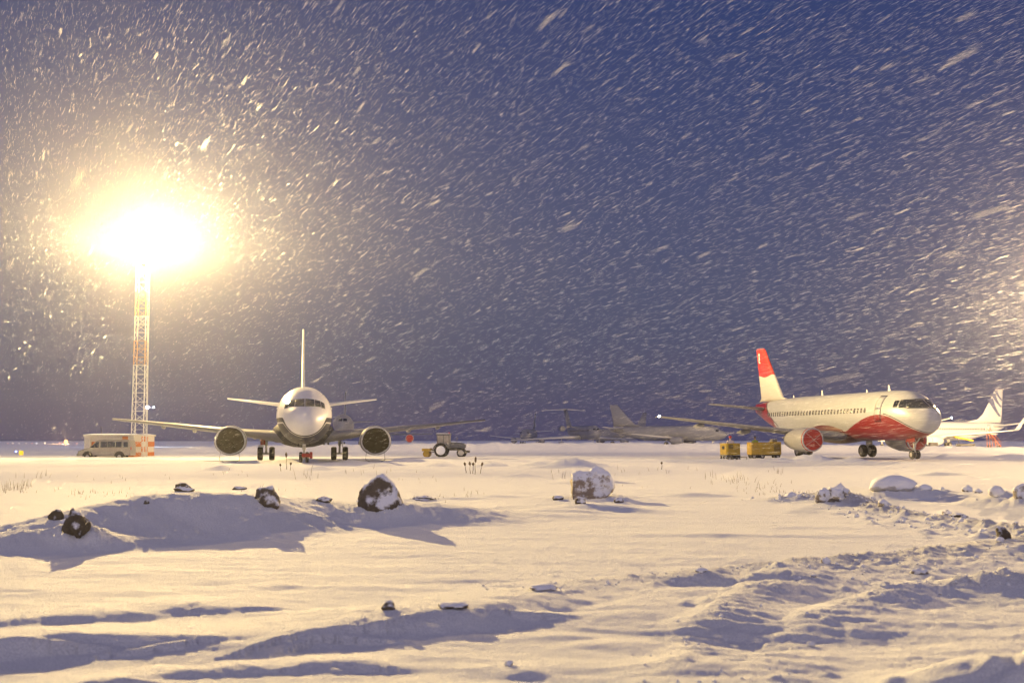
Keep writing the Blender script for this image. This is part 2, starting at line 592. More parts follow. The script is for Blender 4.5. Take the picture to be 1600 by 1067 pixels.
def ground_hit(px, py):
    r = ray(px, py)
    ys = np.geomspace(6, 300, 900)
    X, Z = r.x / r.y * ys, CAM_H + r.z / r.y * ys
    h = height(X, ys)[0]
    k = np.argmax(Z <= h)
    if Z[k] > h[k]:
        k = len(ys) - 1
    if k > 0:
        g0, g1 = Z[k - 1] - h[k - 1], Z[k] - h[k]
        t = g0 / (g0 - g1)
    else:
        t = 0
    y = ys[k - 1] + (ys[k] - ys[k - 1]) * t
    x = r.x / r.y * y
    return Vector((x, y, hz(x, y)))

for _px, _py, _w, _h in ((597, 797, .95, .13), (622, 794, .5, .10), (420, 792, .55, .10), (112, 838, .75, .10), (135, 832, .55, .08), (288, 768, .6, .07), (506, 784, .45, .05),
                         (660, 781, .8, .06), (929, 779, 1.5, .13), (962, 783, .7, .10), (1312, 784, .9, .10), (1400, 767, 1.4, .12), (1562, 776, .5, .10), (1596, 780, .6, .12)):
    _c = ground_hit(_px, _py)
    DRIFTS.append((_c.x, _c.y, _h, _w * .75, _w * .55))

def snow_field():
    rad = np.concatenate([[.02], np.geomspace(.6, 5, 26), np.geomspace(5.02, 60, 470), np.geomspace(60.6, 330, 190), np.geomspace(345, 3500, 40)])
    az = np.concatenate([np.linspace(-R(180), -R(62), 40, endpoint=False), np.linspace(-R(62), -R(27), 60, endpoint=False), np.linspace(-R(27), R(27), 760, endpoint=False),
                         np.linspace(R(27), R(62), 60, endpoint=False), np.linspace(R(62), R(180), 40)])
    A, Q = np.meshgrid(az, rad)
    X, Y = Q * np.sin(A), Q * np.cos(A)
    Z, dirt = height(X, Y)
    n, k = X.shape
    V = np.stack([X.ravel(), Y.ravel(), Z.ravel()], 1)
    i = np.arange(n - 1)[:, None] * k + np.arange(k - 1)[None, :]
    i = i.ravel()
    F = np.stack([i, i + 1, i + k + 1, i + k], 1)
    F = F[:, ::-1]
    o = fast_mesh('snow_ground', V, quads=F, mat=M['snow'])
    a = o.data.attributes.new('dirt', 'FLOAT', 'POINT')
    a.data.foreach_set('value', dirt.ravel().astype(np.float32))
    tag(o, kind='structure')
    return o

snow_field()

# ------------------------------------------------------------------ air full of fine snow
def haze_box():
    b = MB()
    b.box(-900, 900, -300, 1400, -1.2, 48)
    m = bpy.data.materials.new('haze')
    N, L = nodes_of(m)
    N.clear()
    o = N.new('ShaderNodeOutputMaterial')
    v = N.new('ShaderNodeVolumePrincipled')
    v.inputs['Color'].default_value = (.82, .84, 1.0, 1)
    v.inputs['Density'].default_value = HAZE_DENSITY
    v.inputs['Anisotropy'].default_value = HAZE_G
    L.new(v.outputs[0], o.inputs['Volume'])
    h = b.build('haze', m)
    tag(h, kind='stuff')

haze_box()
# ------------------------------------------------------------------ floodlight masts
def flood_light(name, loc, power, col, aim, parent, back=.12, spread=(.3, .93)):
    """the bank's light: strong on the ground far out, weaker straight down and upward, little behind the bank"""
    d = bpy.data.lights.new(name, 'POINT')
    d.energy = power
    d.color = col
    d.shadow_soft_size = .45
    d.use_nodes = True
    N, L = d.node_tree.nodes, d.node_tree.links
    N.clear()
    out = N.new('ShaderNodeOutputLight')
    em = N.new('ShaderNodeEmission')
    L.new(em.outputs[0], out.inputs[0])
    g = N.new('ShaderNodeNewGeometry')
    sep = N.new('ShaderNodeSeparateXYZ')
    L.new(g.outputs['Incoming'], sep.inputs[0])
    ramp = N.new('ShaderNodeMapRange')          # z of the direction -1..1 -> 0..1
    ramp.inputs[1].default_value = -1
    ramp.inputs[2].default_value = 1
    L.new(sep.outputs['Z'], ramp.inputs[0])
    cr = N.new('ShaderNodeValToRGB')
    e = cr.color_ramp
    e.interpolation = 'LINEAR'
    pts = [(-1.0, .03), (-.6, .05), (-.40, .085), (-.27, .15), (-.19, .56), (-.14, 1.0), (-.09, .95), (-.045, .7), (0.0, .66), (.15, .56), (.4, .30), (1.0, .08)]
    while len(e.elements) > 1:
        e.elements.remove(e.elements[0])
    e.elements[0].position = 0
    e.elements[0].color = (pts[0][1],) * 3 + (1,)
    for z, s in pts[1:]:
        q = e.elements.new((z + 1) / 2)
        q.color = (s, s, s, 1)
    L.new(ramp.outputs[0], cr.inputs[0])
    dot = N.new('ShaderNodeVectorMath')
    dot.operation = 'DOT_PRODUCT'
    L.new(g.outputs['Incoming'], dot.inputs[0])
    a = Vector((aim[0], aim[1], 0)).normalized()
    dot.inputs[1].default_value = a
    sm = N.new('ShaderNodeMapRange')
    sm.interpolation_type = 'SMOOTHSTEP'
    sm.inputs[1].default_value = spread[0]
    sm.inputs[2].default_value = spread[1]
    sm.inputs[3].default_value = back
    sm.inputs[4].default_value = 1
    L.new(dot.outputs['Value'], sm.inputs[0])
    mul = N.new('ShaderNodeMath')
    mul.operation = 'MULTIPLY'
    L.new(cr.outputs[0], mul.inputs[0])
    L.new(sm.outputs[0], mul.inputs[1])
    L.new(mul.outputs[0], em.inputs['Strength'])
    o = bpy.data.objects.new(name, d)
    o.location = loc
    C.objects.link(o)
    o.parent = parent
    return o

M['flood'] = emit('flood_glass', (1, .86, .6), 60)

def mast(base, H, aim, power, col, label, wid=1.15, back=.2, spread=(-.1, .95)):
    root = empty('floodlight_mast', base)
    tag(root, label, 'light mast', 'floodlight masts on the apron')
    w0, w1 = wid / 2, wid / 2 * .8
    def leg(sx, sy, z):
        w = w0 + (w1 - w0) * z / H
        return Vector((sx * w, sy * w, z))
    bands = [(0, 8.6, 'mast_white'), (8.6, 10.9, 'mast_orange'), (10.9, 13.2, 'mast_white'), (13.2, 15.5, 'mast_orange'), (15.5, H - .7, 'mast_white')]
    for z0, z1, mk in bands:
        b = MB()
        for sx in (-1, 1):
            for sy in (-1, 1):
                b.tube(leg(sx, sy, z0), leg(sx, sy, z1), .05, n=6)
        n = max(2, round((z1 - z0) / .85))
        for k in range(n):
            a, c = z0 + (z1 - z0) * k / n, z0 + (z1 - z0) * (k + 1) / n
            for (s1, s2) in (((-1, -1), (1, -1)), ((1, -1), (1, 1)), ((1, 1), (-1, 1)), ((-1, 1), (-1, -1))):
                p, q = (s1, s2) if k % 2 else (s2, s1)
                b.tube(leg(p[0], p[1], a), leg(q[0], q[1], c), .017, n=4)
                b.tube(leg(p[0], p[1], c), leg(q[0], q[1], c), .017, n=4)
        b.build('lattice_section', M[mk], root)
    # ladder up the right face
    b = MB()
    for y in (-.2, .2):
        b.tube((w0 + .12, y, .2), (w1 + .12, y, H - .6), .025, n=5)
    for k in range(int(H / .4) - 2):
        z = .4 + .4 * k
        x = w0 + (w1 - w0) * z / H + .12
        b.tube((x, -.2, z), (x, .2, z), .014, n=4)
    b.build('ladder', M['mast_white'], root)
    b = MB()
    b.box(-1.3, 1.3, -1.0, 1.0, H - .72, H - .62)
    b.build('platform', M['steel'], root)
    b = MB()
    for sx in (-1.25, 1.25):
        for sy in (-.95, .95):
            b.tube((sx, sy, H - .62), (sx, sy, H + .4), .025, n=5)
    for z in (H - .1, H + .4):
        b.tube((-1.25, -.95, z), (1.25, -.95, z), .02, n=5).tube((-1.25, .95, z), (1.25, .95, z), .02, n=5)
        b.tube((-1.25, -.95, z), (-1.25, .95, z), .02, n=5).tube((1.25, -.95, z), (1.25, .95, z), .02, n=5)
    b.build('railing', M['mast_white'], root)
    a = Vector((aim[0], aim[1], 0)).normalized()
    s = Vector((-a.y, a.x, 0))
    for row in range(2):
        for k in range(5):
            u = -1.4 + .7 * k
            c = s * u + a * 1.25 + Vector((0, 0, H + .1 + .62 * row))
            Mx = Matrix.Translation(c) @ Matrix((( -s.x, a.x, 0, 0), (-s.y, a.y, 0, 0), (0, 0, 1, 0), (0, 0, 0, 1))) @ Matrix.Rotation(R(-20), 4, 'X')
            bb = MB()
            bb.box(-.3, .3, -.28, 0, -.25, .25, Mx, .03)
            h = bb.build('floodlight', M['steel'], root)
            g = MB()
            g.box(-.26, .26, .004, .02, -.21, .21, Mx)
            g.build('lamp_glass', M['flood'], h)
    flood_light('mast_light', a * 2.1 + Vector((.9, 0, H - .5)), power, col, aim, root, back, spread)
    return root

MAST_D = 118.0
mb = at_depth(217, 700, MAST_D + 1.5)
mb.z = hz(mb.x, mb.y) - .05
mh = at_depth(238, 372, MAST_D)
mast(mb, mh.z - mb.z - .4, (.30, -.95), LAMP_A, (1.0, .70, .27), 'tall lattice floodlight mast in white and orange bands, lit beside the hut')
m2 = at_depth(1650, 700, 150)
m2.z = hz(m2.x, m2.y) - .05
mh2 = at_depth(1645, 465, 150)
mast(m2, mh2.z - m2.z, (.95, .32), LAMP_B, (1.0, .68, .31), 'lit lattice floodlight mast out on the apron at the right edge', 1.15, .42, (.0, .6))
# ------------------------------------------------------------------ airliners
def pchip(xs, ys, x):
    """monotone smooth interpolation of a table"""
    n = len(xs)
    if x <= xs[0]:
        return ys[0]
    if x >= xs[-1]:
        return ys[-1]
    d = [(ys[i + 1] - ys[i]) / (xs[i + 1] - xs[i]) for i in range(n - 1)]
    m = [d[0]] + [0 if d[i - 1] * d[i] <= 0 else 2 * d[i - 1] * d[i] / (d[i - 1] + d[i]) for i in range(1, n - 1)] + [d[-1]]
    for i in range(n - 1):
        if x <= xs[i + 1]:
            h = xs[i + 1] - xs[i]
            t = (x - xs[i]) / h
            return ((1 + 2 * t) * (1 - t) ** 2 * ys[i] + t * (1 - t) ** 2 * h * m[i] + t * t * (3 - 2 * t) * ys[i + 1] + t * t * (t - 1) * h * m[i + 1])

class Hull:
    """fuselage of length L, half width w, half height h, centre height zc; a = metres behind the nose tip"""
    NA = [0, .03, .10, .25, .5, .8, 1.15, 1.5, 1.9, 2.5, 3.3, 4.2]
    TOP = [-.24, -.12, .0, .13, .27, .40, .60, .78, .89, .96, 1.0, 1.0]
    BOT = [-.24, -.36, -.46, -.58, -.71, -.82, -.90, -.95, -.98, -1.0, -1.0, -1.0]
    WID = [0, .14, .26, .41, .56, .69, .80, .88, .94, .98, 1.0, 1.0]

    def __init__(self, L, w, h, zc, tail=.34, tail_up=.78, top=None, bot=None, wid=None, nose=None):
        self.L, self.w, self.h, self.zc = L, w, h, zc
        self.NA = nose or Hull.NA
        self.TOPT, self.BOTT, self.WIDT = top or Hull.TOP, bot or Hull.BOT, wid or Hull.WID
        self.ta = L * (1 - tail)
        self.tail_up = tail_up

    def sec(self, a):
        k = self.w
        x = a / k
        t, b, w = pchip(self.NA, self.TOPT, x), pchip(self.NA, self.BOTT, x), pchip(self.NA, self.WIDT, x)
        if a > self.ta:
            q = min(1, (a - self.ta) / (self.L - self.ta))
            t = 1 - .22 * q ** 1.8
            b = -1 + (self.tail_up + .58) * q ** 1.45
            b = min(b, t - .16)
            w = 1 - .9 * q ** 1.7
        top, bot = self.zc + t * self.h, self.zc + b * self.h
        mid = (top + bot) / 2 if (x < self.NA[-2] or a > self.ta) else self.zc
        if x < self.NA[-2]:
            f = x / self.NA[-2]
            mid = (top + bot) / 2 * (1 - f) + self.zc * f
        return top, bot, mid, max(.004, w * self.w)

    def ring(self, a, n=44):
        t, b, m, w = self.sec(a)
        out = []
        for i in range(n):
            th = 2 * math.pi * i / n
            y = math.cos(th) * w
            s = math.sin(th)
            z = m + s * ((t - m) if s > 0 else (m - b))
            out.append((-a, y, z))
        return out

    def y_at(self, a, z):
        t, b, m, w = self.sec(a)
        hh = (t - m) if z > m else (m - b)
        q = 1 - ((z - m) / max(hh, 1e-3)) ** 2
        return w * math.sqrt(max(q, 0))

    def a_at(self, y, z):
        """nose surface met when looking along the axis at (y, z)"""
        lo, hi = 0.0, 4.0 * self.w
        for _ in range(40):
            a = (lo + hi) / 2
            t, b, m, w = self.sec(a)
            hh = (t - m) if z > m else (m - b)
            if (y / w) ** 2 + ((z - m) / max(hh, 1e-3)) ** 2 < 1:
                hi = a
            else:
                lo = a
        return hi

    def patch_az(self, a0, a1, z0, z1, side, off=.012, lean=0.0, n=(4, 5), dip=.03):
        """thin plate lying on the side: a range, z range"""
        nu, nv = n
        out, inn = [], []
        for j in range(nv + 1):
            for i in range(nu + 1):
                z = z0 + (z1 - z0) * j / nv
                a = a0 + (a1 - a0) * i / nu + lean * (z - z0)
                y = self.y_at(a, z)
                t, b, m, w = self.sec(a)
                nz = (z - m) / max(.3, (t - m) if z > m else (m - b))
                ny = math.sqrt(max(0, 1 - min(1, nz * nz)))
                out.append((-a, side * (y + off * ny), z + off * nz))
                inn.append((-a, side * (y - dip * ny), z - dip * nz))
        return self._solid(out, inn, nu, nv, side)

    def patch_yz(self, corners, off=.012, n=(5, 3), dip=.03):
        """thin plate on the nose, four (y, z) corners seen from ahead"""
        nu, nv = n
        (p0, p1, p2, p3) = corners
        out, inn = [], []
        for j in range(nv + 1):
            for i in range(nu + 1):
                u, v = i / nu, j / nv
                y = (p0[0] * (1 - u) + p1[0] * u) * (1 - v) + (p3[0] * (1 - u) + p2[0] * u) * v
                z = (p0[1] * (1 - u) + p1[1] * u) * (1 - v) + (p3[1] * (1 - u) + p2[1] * u) * v
                a = self.a_at(y, z)
                out.append((-a + off, y * (1 + off * .4), z + off * .5))
                inn.append((-a - dip, y * .985, z - dip * .6))
        return self._solid(out, inn, nu, nv, 1)

    @staticmethod
    def _solid(out, inn, nu, nv, side):
        k = (nu + 1)
        N = len(out)
        fs = []
        for j in range(nv):
            for i in range(nu):
                q = (j * k + i, j * k + i + 1, (j + 1) * k + i + 1, (j + 1) * k + i)
                fs.append(q if side > 0 else q[::-1])
        edge = [(0 * k + i) for i in range(nu)] + [j * k + nu for j in range(nv)] + [nv * k + i for i in range(nu, 0, -1)] + [j * k for j in range(nv, 0, -1)]
        for e in range(len(edge)):
            p, q = edge[e], edge[(e + 1) % len(edge)]
            fs.append((p, N + p, N + q, q) if side > 0 else (q, N + q, N + p, p))
        return out + inn, fs

def foil(le, chord, thick, twist=0.0, vertical=False, n=9):
    """closed aerofoil ring; le = (x, y, z) of the leading edge, chord runs aft (-x)"""
    xs = [.5 - .5 * math.cos(math.pi * i / (n - 1)) for i in range(n)]
    th = [5 * thick * (.2969 * math.sqrt(x) - .126 * x - .3516 * x * x + .2843 * x ** 3 - .1015 * x ** 4) for x in xs]
    up = [(x, t) for x, t in zip(xs, th)]
    dn = [(x, -t) for x, t in zip(xs, th)]
    ring = up + dn[-2:0:-1]
    out = []
    for x, t in ring:
        dx, dz = -x * chord, t * chord
        if vertical:
            out.append((le[0] + dx, le[1] + dz, le[2]))
        else:
            out.append((le[0] + dx, le[1], le[2] + dz + dx * twist))
    return out

def surface(secs, vertical=False):
    """secs: (a, y, z, chord, thickness)"""
    b = MB()
    b.loft([foil((-a, y, z), c, t, 0, vertical) for a, y, z, c, t in secs])
    return b

def sec_lerp(secs, y):
    for p, q in zip(secs[:-1], secs[1:]):
        if abs(p[1]) <= abs(y) <= abs(q[1]):
            t = (abs(y) - abs(p[1])) / (abs(q[1]) - abs(p[1]))
            return [p[i] + (q[i] - p[i]) * t for i in range(5)]
    return list(secs[-1])

def wheel(parent, c, r, w, name='wheel'):
    b = MB()
    b.lathe([(-w / 2, r * .55), (-w / 2, r * .86), (-w * .32, r * .97), (0, r), (w * .32, r * .97), (w / 2, r * .86), (w / 2, r * .55), (w * .35, r * .52), (-w * .35, r * .52)][0:7], (c[0], c[1], c[2]), (0, 1, 0), 22)
    o = b.build(name, M['tyre'], parent, True)
    return o

def hub(parent, c, r, w):
    b = MB()
    b.lathe([(-w / 2 - .012, .02), (-w / 2 - .012, r), (w / 2 + .012, r), (w / 2 + .012, .02)], c, (0, 1, 0), 14)
    return b.build('wheel_hub', M['rim'], parent, False)

def airliner(name_loc, heading, P, label, group='parked airliners'):
    """P: dictionary of measures; heading is the unit vector the nose points along"""
    x, y = name_loc
    z = P.get('ground', None)
    if z is None:
        z = hz(x, y)
    root = empty('airliner', (x, y, z), math.atan2(heading[1], heading[0]))
    tag(root, label, 'airplane', group)
    H = P['hull']
    far = P.get('far', False)
    mw = P.get('body', M['white'])
    # fuselage
    aa = [0, .012, .05, .12, .22, .35, .5, .7, .9, 1.1, 1.35, 1.6, 1.9, 2.3, 2.8, 3.4, 4.2]
    aa = [k * H.w for k in aa]
    aa += list(np.linspace(4.9 * H.w, H.ta, 12))
    aa += list(np.linspace(H.ta, H.L, 16))[1:]
    b = MB()
    b.loft([H.ring(a, 30 if far else 48) for a in aa])
    b.build('fuselage', mw, root, True)
    # belly fairing under the wing
    bf = P.get('fairing')
    if bf:
        a0, a1, drop, wid = bf
        rings = []
        for i in range(13):
            t = i / 12
            s = math.sin(math.pi * min(1, max(0, t))) ** .55 if 0 < t < 1 else 0.02
            a = a0 + (a1 - a0) * t
            ring = []
            for k in range(20):
                th = 2 * math.pi * k / 20
                ring.append((-a, math.cos(th) * H.w * (.35 + (wid - .35) * s), H.zc - H.h * .55 + math.sin(th) * (H.h * .48 + drop) * (.3 + .7 * s)))
            rings.append(ring)
        b = MB()
        b.loft(rings)
        b.build('belly_fairing', P.get('fairing_mat', mw), root, True)
    # wings
    for side in (1, -1):
        secs = [(a, side * yy, zz, c, t) for a, yy, zz, c, t in P['wing']]
        w = surface(secs if side > 0 else secs).build('wing', P.get('wing_mat', M['wing']), root, True)
        for yy, ln, rr in P.get('fairings', []):
            s = sec_lerp(P['wing'], yy)
            b = MB()
            x0 = -(s[0] + s[3] * .55)
            prof = [(0, .02), (ln * .12, rr * .7), (ln * .35, rr), (ln * .65, rr * .8), (ln * .9, rr * .35), (ln, .02)]
            b.lathe(prof, (x0, side * yy, s[2] - rr * .9), (-1, 0, -.06), 10)
            b.build('flap_fairing', P.get('wing_mat', M['wing']), w, True)
        if P.get('winglet'):
            tip = secs[-1]
            hw, mm = P['winglet']
            ws = [(tip[0] + .1, tip[1], tip[2], tip[3], tip[4]), (tip[0] + .45, tip[1] + side * .32, tip[2] + .25, tip[3] * .85, .1), (tip[0] + .9, tip[1] + side * .5, tip[2] + .8, tip[3] * .7, .1), (tip[0] + 1.0 + hw * .55, tip[1] + side * (.55 + hw * .12), tip[2] + hw, tip[3] * .35, .1)]
            b = MB()
            rg = []
            for i, (a, yy, zz, c, t) in enumerate(ws):
                r1 = foil((-a, yy, zz), c, t, 0, i >= 2)
                rg.append(r1)
            b.loft(rg)
            b.build('winglet', mm, w, True)
        if P.get('tip_light'):
            tip = secs[-1]
            b = MB()
            b.lathe([(-.12, .01), (-.08, .07), (.05, .09), (.12, .01)], (-tip[0] - .2, tip[1] + side * .04, tip[2] + .03), (0, side, 0), 8)
            b.build('position_light', M['tip_lamp'], w, True)
    for side in (1, -1):
        surface([(a, side * yy, zz, c, t) for a, yy, zz, c, t in P['stab']]).build('stabilizer', P.get('stab_mat', P.get('wing_mat', M['wing'])), root, True)
    fin = surface([(a, 0, zz, c, t) for a, zz, c, t in P['fin']], True).build('tail_fin', P.get('fin_mat', mw), root, True)
    # engines
    for ey, e in P.get('engines', []):
        ea, ez, er, el = e['a'], e['z'], e['r'], e['len']
        sq = e.get('squash', 1)
        b = MB()
        b.lathe([(0, er * .86), (.05, er * .95), (.25, er * 1.0), (el * .35, er * 1.02), (el * .6, er * .97), (el * .85, er * .78), (el, er * .62), (el, er * .5), (el * .9, er * .5)], (-ea, ey, ez), (-1, 0, 0), 16 if far else 28, sq)
        n = b.build('engine', e.get('mat', mw), root, True)
        b = MB()
        b.lathe([(el * .9, er * .49), (el + .25, er * .40), (el + .8, .05)], (-ea, ey, ez), (-1, 0, 0), 14)
        b.build('exhaust_cone', M['steel'], n, True)
        if not far or e.get('rim'):
            b = MB()
            b.lathe([(.02, er * .84), (-.05, er * .9), (-.03, er * .96), (.06, er * .985), (.14, er * .95)], (-ea, ey, ez), (-1, 0, 0), 28, sq)
            b.build('intake_lip', M['grey'], n, True)
        cm = e.get('cover')
        if cm:
            b = MB()
            rr = np.random.default_rng(int(abs(ey) * 10) + (1 if ey > 0 else 2))
            nr, ns = 9, 28
            vs, fs = [(-ea + .16, ey, ez)], []
            for i in range(1, nr + 1):
                q = i / nr
                for k in range(ns):
                    th = 2 * math.pi * k / ns
                    r = er * .96 * q
                    sx = .15 * (1 - q ** 3) + .035 * math.sin(5 * th + 4 * q) * q + rr.normal(0, .012)
                    if i == nr:
                        sx = -.16
                        r = er * 1.012
                    kz = sq if math.sin(th) < 0 else 1
                    vs.append((-ea + sx, ey + r * math.cos(th), ez + r * math.sin(th) * kz))
            for k in range(ns):
                fs.append((0, 1 + k, 1 + (k + 1) % ns))
            for i in range(nr - 1):
                for k in range(ns):
                    j = (k + 1) % ns
                    fs.append((1 + i * ns + k, 1 + (i + 1) * ns + k, 1 + (i + 1) * ns + j, 1 + i * ns + j))
            cvo = new_mesh('intake_cover', vs, fs, cm, n, True)
            if e.get('straps'):
                for ang in (35, -40):
                    b = MB()
                    c, s = math.cos(R(ang)), math.sin(R(ang))
                    pts = []
                    for q in np.linspace(-.93, .93, 9):
                        pts.append(Vector((-ea + .15 * (1 - abs(q) ** 3) + .03, ey + er * q * c, ez + er * q * s)))
                    for p, q in zip(pts[:-1], pts[1:]):
                        b.tube(p, q, .028, n=5)
                    b.build('cover_strap', M['strap'], n, False)
            if e.get('cord'):
                for sgn in (-.6, .55):
                    b = MB()
                    p = Vector((-ea, ey + er * sgn, ez - er * sq * .78))
                    q = p + Vector((.1, sgn * .1, -.55))
                    r_ = q + Vector((.1, -sgn * .5, -.12))
                    b.tube(p, q, .018, n=4).tube(q, r_, .018, n=4)
                    b.build('cover_cord', M['line'], n, False)
        if e.get('pylon', True):
            s = sec_lerp(P['wing'], abs(ey))
            b = MB()
            zt = s[2] - .02
            x0, x1 = -ea - el * .22, -(s[0] + s[3] * .42)
            wv = .16
            b.add([(x0, ey - wv, ez + er * .8), (x0, ey + wv, ez + er * .8), (-(s[0] + .1), ey + wv, zt + .08), (-(s[0] + .1), ey - wv, zt + .08),
                   (x1, ey - wv * .5, zt), (x1, ey + wv * .5, zt), (-ea - el, ey + wv * .5, ez + er * .4), (-ea - el, ey - wv * .5, ez + er * .4)],
                  [(0, 1, 2, 3), (3, 2, 5, 4), (4, 5, 6, 7), (7, 6, 1, 0), (1, 6, 5, 2), (0, 3, 4, 7)])
            b.build('pylon', e.get('mat', mw), n, False)
    # landing gear: (name, a, y, wheel radius, width, wheel spacing, top z)
    for gname, ga, gy, r, w, sp, zt, axles in P.get('gear', []):
        b = MB()
        b.tube((-ga, gy, r), (-ga, gy, r + (zt - r) * .5), .075 * P.get('gk', 1), n=8)
        b.tube((-ga, gy, r + (zt - r) * .42), (-ga, gy, zt), .12 * P.get('gk', 1), n=8)
        for ax in axles:
            b.tube((-ga + ax, gy - sp / 2, r), (-ga + ax, gy + sp / 2, r), .07, n=8)
        if len(axles) > 1:
            b.tube((-ga + axles[0], gy, r), (-ga + axles[-1], gy, r), .09, n=8)
        # drag brace and torque links
        b.tube((-ga, gy, r + (zt - r) * .5), (-ga + .9, gy, zt), .05, n=6)
        b.tube((-ga - .05, gy, r + .05), (-ga - .32, gy, r + (zt - r) * .25), .04, n=6)
        b.tube((-ga - .32, gy, r + (zt - r) * .25), (-ga - .05, gy, r + (zt - r) * .5), .04, n=6)
        g = b.build(gname, M['strut'], root, False)
        for ax in axles:
            for s in (-1, 1):
                c = (-ga + ax, gy + s * sp / 2, r)
                wheel(g, c, r, w)
                hub(g, c, r * .5, w)
        if gname == 'nose_gear' and not far:
            for s in (-1, 1):
                b = MB()
                b.box(-ga - .5, -ga + .65, gy + s * .36 - .02, gy + s * .36 + .02, zt - .42, zt + .05)
                b.build('gear_door', P.get('door_mat', mw), root)
        if gname == 'main_gear' and not far:
            b = MB()
            s = 1 if gy > 0 else -1
            b.box(-ga - .35, -ga + .4, gy + s * .2, gy + s * .24, r + .45, zt - .1)
            b.build('gear_door', P.get('gear_door_mat', M['grey']), root)
    # cockpit glazing
    for cn in P.get('panes_front', []):
        vs, fs = H.patch_yz(cn)
        new_mesh('windscreen_pane', vs, fs, M['glass'], root, True)
    for a0, a1, z0, z1, lean in P.get('panes_side', []):
        for side in P.get('sides', (1, -1)):
            vs, fs = H.patch_az(a0, a1, z0, z1, side, .012, lean)
            new_mesh('cockpit_side_pane', vs, fs, M['glass'], root, True)
    # cabin windows
    cw = P.get('windows')
    if cw:
        a0, a1, step, zz, ww, wh = cw
        for side in P.get('sides', (1, -1)):
            me = None
            n = int((a1 - a0) / step)
            for k in range(n):
                a = a0 + k * step
                if any(p <= a <= q for p, q in P.get('window_gaps', [])):
                    continue
                if a > H.ta - .3 or a < 4.3 * H.w or me is None:
                    vs, fs = H.patch_az(a - ww / 2, a + ww / 2, zz - wh / 2, zz + wh / 2, side, .014, 0, (2, 3))
                    o = new_mesh('cabin_window', [(p[0] + a, p[1], p[2]) for p in vs], fs, M['cabin'], root, True)
                    if 4.3 * H.w <= a <= H.ta - .3:
                        me = o.data
                else:
                    o = bpy.data.objects.new('cabin_window', me)
                    C.objects.link(o)
                    o.parent = root
                o.location = (-a, 0, 0)
    for a0, a1, z0, z1, lean in P.get('doors', []):
        for side in P.get('sides', (1, -1)):
            vs, fs = H.patch_az(a0 - .05, a1 + .05, z0 - .05, z1 + .05, side, .006, lean, (4, 8))
            fr = new_mesh('door_frame', vs, fs, M['line'], root, True)
            vs, fs = H.patch_az(a0, a1, z0, z1, side, .014, lean, (4, 8))
            dr = new_mesh('cabin_door', vs, fs, P.get('door_mat', mw), root, True)
            if not far:
                vs, fs = H.patch_az(a0 + .12, a1 - .1, z0 + (z1 - z0) * .46, z0 + (z1 - z0) * .52, side, .06, lean, (2, 1))
                new_mesh('door_handle', vs, fs, M['lead'], dr, True)
    for a, hgt, wd in P.get('antennas', []):
        t = H.sec(a)[0]
        b = MB()
        b.loft([[(-a + wd / 2, -.02, t - .04), (-a + wd / 2, .02, t - .04), (-a - wd / 2, .02, t - .04), (-a - wd / 2, -.02, t - .04)],
                [(-a + wd * .0, -.012, t + hgt), (-a + wd * .0, .012, t + hgt), (-a - wd * .4, .012, t + hgt), (-a - wd * .4, -.012, t + hgt)]])
        b.build('antenna', M['white'], root)
    if P.get('stripe'):
        a0, a1, z0, z1 = P['stripe']
        for side in (1, -1):
            vs, fs = H.patch_az(a0, a1, z0, z1, side, .02, 0, (24, 2))
            new_mesh('window_stripe', vs, fs, M['dark_stripe'], root, True)
    return root

M['tip_lamp'] = emit('tip_lamp', (.95, .97, 1), 14)
M['dark_stripe'] = mat('dark_stripe', (.06, .055, .07), .5)

